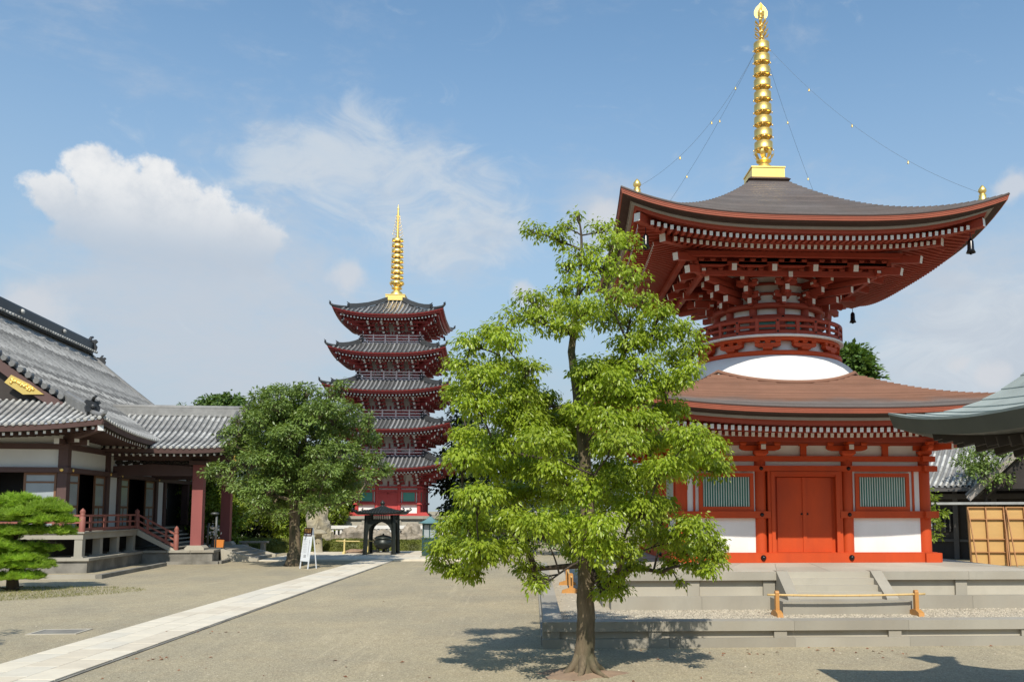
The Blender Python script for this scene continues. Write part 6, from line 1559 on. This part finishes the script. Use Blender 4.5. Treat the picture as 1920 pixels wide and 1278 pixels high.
# ================================================================ censer pavilion and offerings
t = thing('censer_pavilion', 'dark bronze pavilion on four legs sheltering the incense burner', 'pavilion', (-9.6, 56.9, .08))
t.scale = (.95, .95, .97)
LEGX, LEGY = .93, .95
for sx in (-1, 1):
    for sy in (-1, 1):
        part('leg', MB().beam((sx * LEGX, sy * LEGY, 0), (sx * LEGX * .94, sy * LEGY * .94, 2.55), .2, .2), BRONZE, t)
        part('leg_foot', MB().bx(sx * LEGX - .16, sx * LEGX + .16, sy * LEGY - .16, sy * LEGY + .16, -.06, .05), BRONZE, t)
for a in range(4):
    b = MB()
    pts = [(-.88, 2.54), (.88, 2.54), (.88, 1.55)] + [(.80 * math.cos(q), 1.55 + .62 * math.sin(q)) for q in np.linspace(0, math.pi, 13)] + [(-.88, 1.55)]
    for i in range(13 - 1):
        q0, q1 = math.pi * i / 12, math.pi * (i + 1) / 12
        x0, z0, x1, z1 = .76 * math.cos(q0), 1.35 + .75 * math.sin(q0), .76 * math.cos(q1), 1.35 + .75 * math.sin(q1)
        b.add([(x0, -.93, z0), (x1, -.93, z1), (x1, -.93, 2.16), (x0, -.93, 2.16), (x0, -.85, z0), (x1, -.85, z1), (x1, -.85, 2.16), (x0, -.85, 2.16)], [(0, 3, 2, 1), (4, 5, 6, 7), (0, 1, 5, 4)])
    b.bx(-.9, .9, -.95, -.83, 2.16, 2.22); part('arched_apron', b, BRONZE, t, rot=(0, 0, math.pi / 2 * a))
    b = MB()
    for k in range(14): x = -.80 + 1.6 * k / 13; b.bx(x - .022, x + .022, -.90, -.86, 2.221, 2.55)
    tag(part('lattice', b, BRONZE, t, rot=(0, 0, math.pi / 2 * a)), kind='stuff')
ev = Eave(1.56, 2.68, .12, 3)
rm_ = MB()
for sd in range(4):
    a = SIDE_RZ[sd]
    def fn(u, v):
        w, z = ev.surf(v, -1 + 2 * u, .14, 3.10, .55); x, y = rot2((-1 + 2 * u) * w, -w, a); return (x, y, z)
    rm_.grid(fn, 14, 8)
ro = part('roof', rm_, BRONZE, t)
rows = MB()
for sd in range(4):
    a = SIDE_RZ[sd]
    for k in range(17):
        x = -1.46 + 2.92 * k / 16; pts = []
        for j in range(5):
            w, z = ev.surf(j / 4, 0, .14, 3.10, .55)
            if abs(x) <= w: pts.append((*rot2(x, -w, a), ev.surf(j / 4, x / w, .14, 3.10, .55)[1] + .01))
        if len(pts) > 1: rows.tube(pts, .035, 5)
        if pts: rows.sphere((pts[0][0], pts[0][1], pts[0][2] - .01), .06, 6, 4)
tag(part('tile_rows', rows, BRONZE, ro), kind='stuff')
part('eave_board', ev.band(MB(), [(1.54, -.01), (1.50, -.12), (.9, -.10)]), BRONZE, ro)
for sx in (-1, 1):
    for sy in (-1, 1):
        part('corner_scroll', MB().tube([(sx * 1.42, sy * 1.42, 2.84), (sx * 1.60, sy * 1.60, 2.82), (sx * 1.70, sy * 1.70, 2.89), (sx * 1.64, sy * 1.64, 2.98), (sx * 1.57, sy * 1.57, 2.95)], [.06, .06, .05, .045, .03], 6), BRONZE, ro)
part('finial', MB().lathe([(.16, 0), (.16, .08), (.08, .14), (.15, .22), (.16, .30), (.09, .38), (.03, .46), (.001, .5)], 12), BRONZE, ro, loc=(0, 0, 3.04))
t = thing('incense_burner', 'round-bellied bronze incense burner under the dark pavilion', 'incense burner', (-9.55, 57.1, .08))
part('plinth', MB().bx(-.55, .55, -.55, .55, 0, .10), GRANITE, t)
part('bowl', MB().lathe([(.22, .30), (.42, .38), (.60, .58), (.62, .72), (.50, .88), (.48, .92), (.56, .96), (.55, 1.02), (.42, 1.12), (.20, 1.18), (.05, 1.2), (.05, 1.28), (.001, 1.3)], 22), BRONZE, t)
for k in range(3): a = 2 * math.pi * k / 3 - .5; part('foot', MB().tube([(.30 * math.cos(a), .30 * math.sin(a), .42), (.38 * math.cos(a), .38 * math.sin(a), .25), (.30 * math.cos(a), .30 * math.sin(a), .10)], [.12, .10, .12], 8), BRONZE, t)
part('lion_boss', MB().sphere((.63, 0, .72), .07, 8, 5), BRONZE, t)
# stone step under the pavilion
tag(part('pavilion_base', MB().bx(-1.5, 1.5, -1.4, 1.5, 0, .10), GRANITE, None, loc=(-9.6, 56.9, -.02 + .01)), kind='structure')

# green offering cabinets
def cabinet(loc, label):
    t = thing('offering_cabinet', label, 'cabinet', loc, 0, 'green metal cabinets by the path end')
    part('plinth', MB().bx(-.52, .52, -.42, .42, 0, .10), GRANITE, t)
    part('lower_case', MB().bx(-.44, .44, -.36, .36, .101, 1.08).bx(-.47, .47, -.39, .39, 1.081, 1.16), CABINET, t)
    part('door_panel', MB().bx(-.36, .36, -.385, -.361, .18, .82).bx(-.36, .36, -.385, -.361, .86, 1.04), CABINET, t)
    for sx in (-1, 1):
        for sy in (-1, 1): part('corner_post', MB().bx(sx * .38 - .045, sx * .38 + .045, sy * .30 - .045, sy * .30 + .045, 1.161, 1.92), CABINET, t)
    part('mullion', MB().bx(-.03, .03, -.325, -.275, 1.161, 1.92), CABINET, t)
    part('glass', MB().bx(-.335, -.031, -.305, -.295, 1.17, 1.91).bx(.031, .335, -.305, -.295, 1.17, 1.91), PANE, t)
    part('back_panel', MB().bx(-.335, .335, .28, .30, 1.17, 1.91), PANE, t)
    b = MB(); b.bx(-.44, .44, -.36, .36, 1.921, 2.0)
    part('cornice', b, CABINET, t)
    ev = Eave(.66, 2.03, .05, 2.5); rr_ = MB()
    for sd in range(4):
        a = SIDE_RZ[sd]
        def fn(u, v):
            w, z = ev.surf(v, -1 + 2 * u, .06, 2.42, .45); x, y = rot2((-1 + 2 * u) * w, -w * .9 if sd % 2 == 0 else -w, a); return (x, y, z)
        rr_.grid(fn, 8, 6, smooth=True)
    ev.band(rr_, [(.66, 0), (.64, -.03), (.4, -.03)], 8)
    r_ = part('roof', rr_, CABROOF, t); part('finial', MB().lathe([(.07, 0), (.05, .06), (.08, .1), (.03, .17), (.001, .2)], 8), BRONZE, r_, loc=(0, 0, 2.40))
cabinet((-6.15, 53.4, .05), 'dark green offering cabinet with glazed top nearest the bronze pavilion')
cabinet((-5.2, 56.2, .05), 'dark green offering cabinet half hidden by leaves behind the first cabinet')

# ---------------- leaning signboard
t = thing('signboard', 'white framed signboard with brown header leaning by the evergreen trunk', 'signboard', (-11.15, 43.9, 0), R(-44))
t.scale = (.86, .86, .86)
for s in (-1, 1):
    part('sign_leg', MB().beam((s * .40, 0, 0), (s * .40, .28, 2.32), .05, .05), SIGNW, t); part('sign_leg', MB().beam((s * .40, .55, 0), (s * .40, .28, 2.25), .045, .045), SIGNW, t)
def slope(x0, x1, z0, z1, off=0.0, th=.02):
    k = .28 / 2.32; b = MB(); y = lambda z: k * z
    return b.add([(x0, y(z0) - off - th, z0), (x1, y(z0) - off - th, z0), (x1, y(z1) - off - th, z1), (x0, y(z1) - off - th, z1), (x0, y(z0) - off, z0), (x1, y(z0) - off, z0), (x1, y(z1) - off, z1), (x0, y(z1) - off, z1)], [(0, 1, 2, 3), (5, 4, 7, 6), (0, 4, 5, 1), (3, 2, 6, 7), (0, 3, 7, 4), (1, 5, 6, 2)])
bd = part('sign_panel', slope(-.40, .40, .42, 1.82, .03), SIGNW, t); hd = part('sign_header', slope(-.41, .41, 1.83, 2.30, .03), SIGNB, t)
# writing: strokes of brush characters, too small to read
def strokes(parent, x0, x1, z0, z1, n, m, seed, th, off, name='lettering'):
    r_ = random.Random(seed); b = MB(); cw = (x1 - x0) / n
    for k in range(n):
        cx_ = x0 + cw * (k + .5); hgt = (z1 - z0)
        for q in range(3):
            zz = z0 + hgt * (.2 + .3 * q); w = cw * r_.uniform(.25, .40); s = slope(cx_ - w, cx_ + w, zz - th, zz + th, off, .004); b.add(s.v, s.f)
        s = slope(cx_ - th, cx_ + th, z0 + hgt * .08, z0 + hgt * .95, off + .0045, .003); b.add(s.v, s.f)
    part(name, b, m, parent)
strokes(hd, -.34, .34, 2.03, 2.26, 4, INKY, 1, .018, .0505); strokes(hd, -.34, .34, 1.88, 1.96, 9, SIGNW, 2, .007, .0505)
for k in range(9): strokes(bd, -.30, .12, 1.62 - .09 * k, 1.67 - .09 * k, 12, mat('pale_print', (.56, .58, .61), .6, .1, 2) if k == 0 else MATS['pale_print'], 10 + k, .004, .0505)
strokes(bd, -.12, .12, .62, .80, 2, INK, 31, .013, .0505); strokes(bd, .28, .34, .62, 1.70, 1, INK, 32, .008, .0505)

# ---------------- stone lantern
t = thing('stone_lantern', 'small pale stone lantern with mushroom cap before the clipped hedge', 'stone lantern', (-14.2, 59.5, 0))
part('lantern_shaft', MB().lathe([(.34, 0), (.34, .12), (.27, .16), (.24, .9), (.25, 1.02), (.20, 1.05)], 16), ROCKY, t); part('light_box', MB().bx(-.17, .17, -.17, .17, 1.05, 1.25), ROCKY, t)
part('cap', MB().lathe([(.12, 1.24), (.56, 1.30), (.55, 1.37), (.34, 1.50), (.14, 1.58), (.10, 1.60)], 18), ROCKY, t); part('jewel', MB().lathe([(.08, 1.60), (.13, 1.66), (.10, 1.74), (.001, 1.82)], 10), ROCKY, t)
b = MB(); b.bx(-.10, -.03, -.245, -.20, .62, .70); b.bx(.05, .11, -.245, -.20, .64, .70); part('carved_hole', b, INTERIOR, t)

# ---------------- rocks
def rock(label, loc, sx, sy, sz, seed, m=None, rough=.34):
    r_ = random.Random(seed); ph = [r_.uniform(0, 6.28) for _ in range(8)]
    def fn(u, v):
        a = u * 2 * math.pi; q = v * math.pi / 2
        d = 1 + rough * (math.sin(3 * a + ph[0] + 2 * q) * .4 + math.sin(5 * a + ph[1] - 3 * q) * .3 + math.sin(9 * a + 5 * q + ph[2]) * .18 + math.sin(2 * a + ph[3]) * .4 + math.sin(7 * q + ph[4] + 4 * a) * .25)
        c = math.cos(q) ** .55
        return (sx * c * math.cos(a) * d, sy * c * math.sin(a) * d, sz * math.sin(q) ** .85 * (1 + .12 * rough * math.sin(4 * a + ph[5])))
    from mathutils import noise as mn
    def fn2(u, v):
        p = Vector(fn(u % 1.0, v)); k = 1.4 / max(sx, .4)
        w = mn.fractal(p * k + Vector((seed, seed * 2, 0)), 1.0, 2.0, 5) * .30 * min(sx, sz)
        c_ = mn.cell(p * k * 1.3 + Vector((seed, 0, 0))) * .10 * min(sx, sz)
        d = Vector((p.x, p.y, p.z * .5)); d = d.normalized() if d.length > 1e-4 else Vector((0, 0, 1))
        return p + d * (w + c_)
    t = tag(part('rock', MB().grid(fn2, 40, 22), m or ROCK, None, loc=loc), label, 'rock'); return t
rock('tall upright yellow-lichened rock behind the stone lantern', (-15.2, 63.6, -.1), .78, .6, 3.15, 4, ROCKY, .34)
rock('large brown boulder left of the bronze pavilion', (-12.3, 63.6, -.1), 1.25, .8, 1.75, 7)
rock('wide flat boulder seen between the pavilion legs', (-10.2, 63.8, -.1), 1.5, .8, 1.35, 9)
rock('boulder touching the right pavilion leg', (-8.6, 64.0, -.1), .8, .6, 1.8, 12)
rock('upright round-topped stone between hedge and white fence near the cabinets', (-6.95, 63.4, -.1), .48, .3, 1.55, 15, ROCKY, .12)
rock('small pointed stone before the white fence left of the boulder', (-14.0, 64.2, -.1), .5, .4, 1.15, 18)
rock('low reddish stone slab in the hedge opening', (-11.3, 58.6, -.1), 1.2, .6, .42, 21, SOIL, .2)

# ---------------- bamboo pole barriers
def barrier(label, loc, ln, rz=0.0, m=BAMBOO, stand=OAK, h=.52, sp=None, r=.026):
    t = thing('bamboo_barrier', label, 'barrier', loc, rz, 'bamboo pole barriers')
    pts = [(-ln / 2 + ln * k / 12, 0, h - .03 * math.sin(math.pi * k / 12)) for k in range(13)]
    b = MB().tube(pts, r, 8)
    for k in range(1, 12): b.tube([(pts[k][0] - .012, 0, pts[k][2]), (pts[k][0] + .012, 0, pts[k][2])], r * 1.18, 8)
    part('bamboo_pole', b, m, t); sp = sp or ln * .42
    for s in (-1, 1):
        x = s * sp
        part('stand_foot', MB().prism([(-.30, 0), (.30, 0), (.28, .09), (.10, .15), (-.10, .15), (-.28, .09)], x - .07, x + .07, ax='x'), stand, t)
        pr = [(-.065, .14), (.065, .14), (.062, h + .05), (.045, h + .085), (0, h + .10), (-.045, h + .085), (-.062, h + .05)]
        part('stand_upright', MB().prism(pr, x - .045, x + .045, ax='x'), stand, t)
barrier('pale bamboo pole on two orange wooden stands before the tower steps', (7.70, 21.55, .25), 3.95, R(.4), sp=1.74)
barrier('bamboo barrier on wooden stands beside the left flank of the podium', (1.20, 29.4, .25), 3.6, R(90), sp=1.5)
barrier('yellow bamboo pole barrier in front of the hedge left of the pavilion', (-11.3, 57.4, .08), 2.6, 0, BAMBOOY, BAMBOOY, .82, .75, .036)

# ---------------- propped plywood panels
def ply(loc, rz, w, h, label, seed):
    t = thing('plywood_panel', label, 'panel', loc, rz, 'plywood panels propped upright')
    lean = .10
    def S(x0, x1, z0, z1, y0, y1):
        return MB().add([(x0, y0 + lean * z0, z0), (x1, y0 + lean * z0, z0), (x1, y0 + lean * z1, z1), (x0, y0 + lean * z1, z1), (x0, y1 + lean * z0, z0), (x1, y1 + lean * z0, z0), (x1, y1 + lean * z1, z1), (x0, y1 + lean * z1, z1)], [(0, 1, 2, 3), (5, 4, 7, 6), (0, 4, 5, 1), (3, 2, 6, 7), (0, 3, 7, 4), (1, 5, 6, 2)])
    part('ply_sheet', S(0, w, .02, h, 0, .02), PLY, t)
    for x in (0, w / 2 - .03, w - .06): part('upright_batten', S(x, x + .06, 0, h, -.14, -.001), PLYB, t)
    for z in (h * .22, h * .44, h * .78, h - .06): 
        for x0, x1 in ((.061, w / 2 - .031), (w / 2 + .031, w - .061)): part('cross_batten', S(x0, x1, z, z + .05, -.12, -.001), PLYB, t)
    part('prop', MB().beam((w * .06, -.75, 0), (w * .02, lean * h * .95 - .15, h * .95), .05, .05), PLYB, t); part('prop', MB().beam((w * .96, -.55, 0), (w * .98, lean * h - .15, h * .9), .05, .05), PLYB, t)
ply((22.55, 44.8, 0), R(-8), 1.85, 3.02, 'ochre plywood panel with brown battens nearest the tower corner', 1)
ply((24.45, 44.55, 0), R(-8), 1.85, 3.02, 'ochre plywood panel with brown battens cut by the right frame edge', 2)
# green cone with striped rope
t = thing('traffic_cone', 'green plastic traffic cone beside the tower corner', 'traffic cone', (26.3, 54.9, 0))
part('cone_body', MB().lathe([(.24, .05), (.05, .80), (.001, .82)], 16), CONE, t); part('cone_base', MB().bx(-.3, .3, -.3, .3, 0, .05), CONE, t)
p0, p1 = Vector((23.3, 53.0, .72)), Vector((26.3, 54.9, .80)); b = MB(); segs = 18
tr_ = tag(link('barrier_rope', None), 'black and white striped rope tied to the green cone', 'rope'); tr_.location = p0
for k in range(segs):
    a, c = p0.lerp(p1, k / segs) - p0, p0.lerp(p1, (k + 1) / segs) - p0
    a.z -= .3 * (k / segs) * (1 - k / segs); c.z -= .3 * ((k + 1) / segs) * (1 - (k + 1) / segs)
    b.tube([a, c], .035, 5, m=k % 2)
part('rope', b, [WEND, BLACKM], tr_)

# ================================================================ tiled building at the right edge
BLD = thing('tiled_house', 'old dark timber house with bright grey tiled roof behind the plywood panels', 'house', (26.5, 53.0, 0), R(-38))
part('wall', MB().bx(-6.5, 6.0, -2.6, 3.4, 0, 4.3), TIMBERD, BLD)
for x in (-6.3, -4.2, -2.1, 0, 2.1, 4.2): part('column', MB().bx(x - .14, x + .14, -2.78, -2.601, 0, 4.4), mat('greyed_timber', (.10, .092, .085), .7, .2, 2) if x == -6.3 else MATS['greyed_timber'], BLD)
part('lintel', MB().bx(-6.5, 6, -2.85, -2.601, 3.5, 3.8), MATS['greyed_timber'], BLD); part('lintel', MB().bx(-6.5, 6, -2.72, -2.601, 1.0, 1.15), MATS['greyed_timber'], BLD)
for x0 in (-4.0, -1.9):
    w_ = part('window', MB().bx(x0, x0 + 1.7, -2.66, -2.601, 1.6, 2.9), INTERIOR, BLD)
    for k in range(6): part('window_bar', MB().bx(x0 + .12 + .28 * k, x0 + .2 + .28 * k, -2.71, -2.661, 1.6, 2.9), MATS['greyed_timber'], w_)
    part('pane', MB().bx(x0 + .25, x0 + .55, -2.675, -2.662, 1.75, 2.5), PANE, w_)
RE, RZE, RZR = -4.1, 4.15, 7.3
def bp(x, t, s=1): return (x, (RE) * (1 - t) * s + .4 * t, RZE + (RZR - RZE) * (.62 * t + .38 * t * t))
b = MB(); b.grid(lambda a, c: bp(-8 + 15.5 * a, c), 10, 8); b.grid(lambda a, c: bp(-8 + 15.5 * a, c, -1.1), 10, 8)
br_ = part('roof', b, TILED, BLD)
x = -7.9
while x < 7.5:
    part('tile_row', row_mesh([(lambda p: (p[0], p[1], p[2] + .04))(bp(x, j / 9)) for j in range(10)], .085), TILE, br_); x += .32
part('eave_fascia', MB().bx(-8, 7.5, RE + .02, RE + .12, RZE - .22, RZE - .02), MATS['greyed_timber'], br_)
part('soffit', MB().add([(-8, RE + .1, RZE - .2), (7.5, RE + .1, RZE - .2), (7.5, -2.5, RZE + .3), (-8, -2.5, RZE + .3)], [(0, 1, 2, 3)]), TIMBERD, br_)
part('ridge', MB().bx(-8, 7.5, .22, .58, RZR - .05, RZR + .28).tube([(-8, .4, RZR + .34), (7.5, .4, RZR + .34)], .13, 7), TILED, br_)
ornament(br_, (-8.05, .4, RZR + .1), R(-90), .8)
# small gabled porch roof in front
GP = part('porch_gable', MB().prism([(2.0, 4.0), (4.2, 6.0), (6.4, 4.0)], -5.4, -2.0), TIMBERD, BLD)
for s in (-1, 1):
    part('bargeboard', MB().beam((4.2, -5.6, 6.2), (4.2 + s * 2.9, -5.6, 3.45), .10, .30), GRAYSTRIP if s < 0 else MATS['greyed_timber'], BLD)
    b = MB()
    for k in range(10): y = -5.5 + .33 * k; b.tube([(4.2 + s * .1, y, 6.42), (4.2 + s * 1.5, y, 5.05), (4.2 + s * 3.0, y, 3.65)], .12, 6)
    tag(part('tile_rows', b, TILED, BLD), kind='stuff')
b = MB().bx(-.5, 9, -6.3, -4.0, 3.15, 3.28); part('lower_eave', b, TILE, BLD)

# ================================================================ copper-roofed water pavilion
CU = thing('water_pavilion', 'green copper-roofed pavilion whose eave corner enters at the right edge', 'pavilion', (7.5, 8.3, 0))
HX, HY, RY = 2.55, 3.70, 2.40
def cu_z(t): return 3.86 + 2.35 * (.05 * t + .95 * t ** 2.5)
def cu_lift(q): return .30 * abs(q) ** 2.6
NC = 12
for side in range(4):
    for k in range(NC):
        b = MB(); rows = []
        for t, up in ((k / NC, .016), ((k + 1) / NC, 0)):
            row = []
            for i in range(21):
                q = -1 + i / 10
                hx = HX * (1 - t); hy = HY + (RY - HY) * t
                z = cu_z(t) + cu_lift(q) * (1 - t) ** 1.6 + up
                if side == 0: row.append((-hx, q * hy, z))
                elif side == 1: row.append((hx, -q * hy, z))
                elif side == 2: row.append((q * hx, hy, z))
                else: row.append((-q * hx, -hy, z))
            rows.append(row)
        low = [(x, y, z - .03) for x, y, z in rows[0]]
        vs_ = low + rows[0] + rows[1]; n = 21
        b.add(vs_, [(j * n + i + 1, j * n + i, (j + 1) * n + i, (j + 1) * n + i + 1) for j in (0, 1) for i in range(20)])
        part('copper_course', b, COPPER, CU)
# thick eave edge and underside
b = MB()
def edge(q, side, inn, dz):
    z = 3.86 + cu_lift(q) + dz; hx, hy = HX - inn, HY - inn
    return {0: (-hx, q * hy, z), 1: (hx, -q * hy, z), 2: (q * hx, hy, z), 3: (-q * hx, -hy, z)}[side]
for side in range(4):
    for (i0, z0), (i1, z1) in (((0, -.01), (.05, -.20)), ((.05, -.20), (.30, -.22))):
        b.grid(lambda a, c: edge(-1 + 2 * a, side, i0 + (i1 - i0) * c, z0 + (z1 - z0) * c), 20, 1)
part('eave_edge', b, COPPERD, CU)
b = MB()
for side in range(4): b.grid(lambda a, c: (lambda p: (p[0], p[1], p[2]))(edge(-1 + 2 * a, side, .28 + 1.3 * c, -.20 + .30 * c)), 16, 1)
part('soffit', b, TIMBERD, CU)
for side, n, L_ in ((0, 24, HY), (1, 24, HY), (2, 16, HX), (3, 16, HX)):
    for k in range(n):
        q = -.9 + 1.8 * k / (n - 1); p = edge(q, side, .33, -.30); r_ = edge(q, side, 1.3, -.05)
        part('rafter', MB().beam(p, r_, .10, .12), TIMBERD, CU)
for sx in (-1, 1):
    for sy in (-1, 1):
        part('post', MB().bx(sx * .85 - .14, sx * .85 + .14, sy * 2.4 - .14, sy * 2.4 + .14, .12, 3.85), TIMBERD, CU); part('post_base', MB().bx(sx * .85 - .25, sx * .85 + .25, sy * 2.4 - .25, sy * 2.4 + .25, 0, .12), GRANITE, CU)
for sx in (-1, 1): part('head_beam', MB().bx(sx * .85 - .12, sx * .85 + .12, -2.7, 2.7, 3.55, 3.80), TIMBERD, CU)
for sy in (-1, 1): part('head_beam', MB().bx(-1.2, 1.2, sy * 2.4 - .11, sy * 2.4 + .11, 3.30, 3.54), TIMBERD, CU)
part('ridge', MB().bx(-.2, .2, -RY, RY, 6.35, 6.72), COPPERD, CU)
for sy in (-1, 1):
    part('ridge_ornament', MB().prism([(-.28, 6.2), (.28, 6.2), (.34, 6.6), (.46, 6.85), (.20, 6.82), (0, 7.1), (-.20, 6.82), (-.46, 6.85), (-.34, 6.6)], sy * RY - .08, sy * RY + .08), COPPERD, CU)
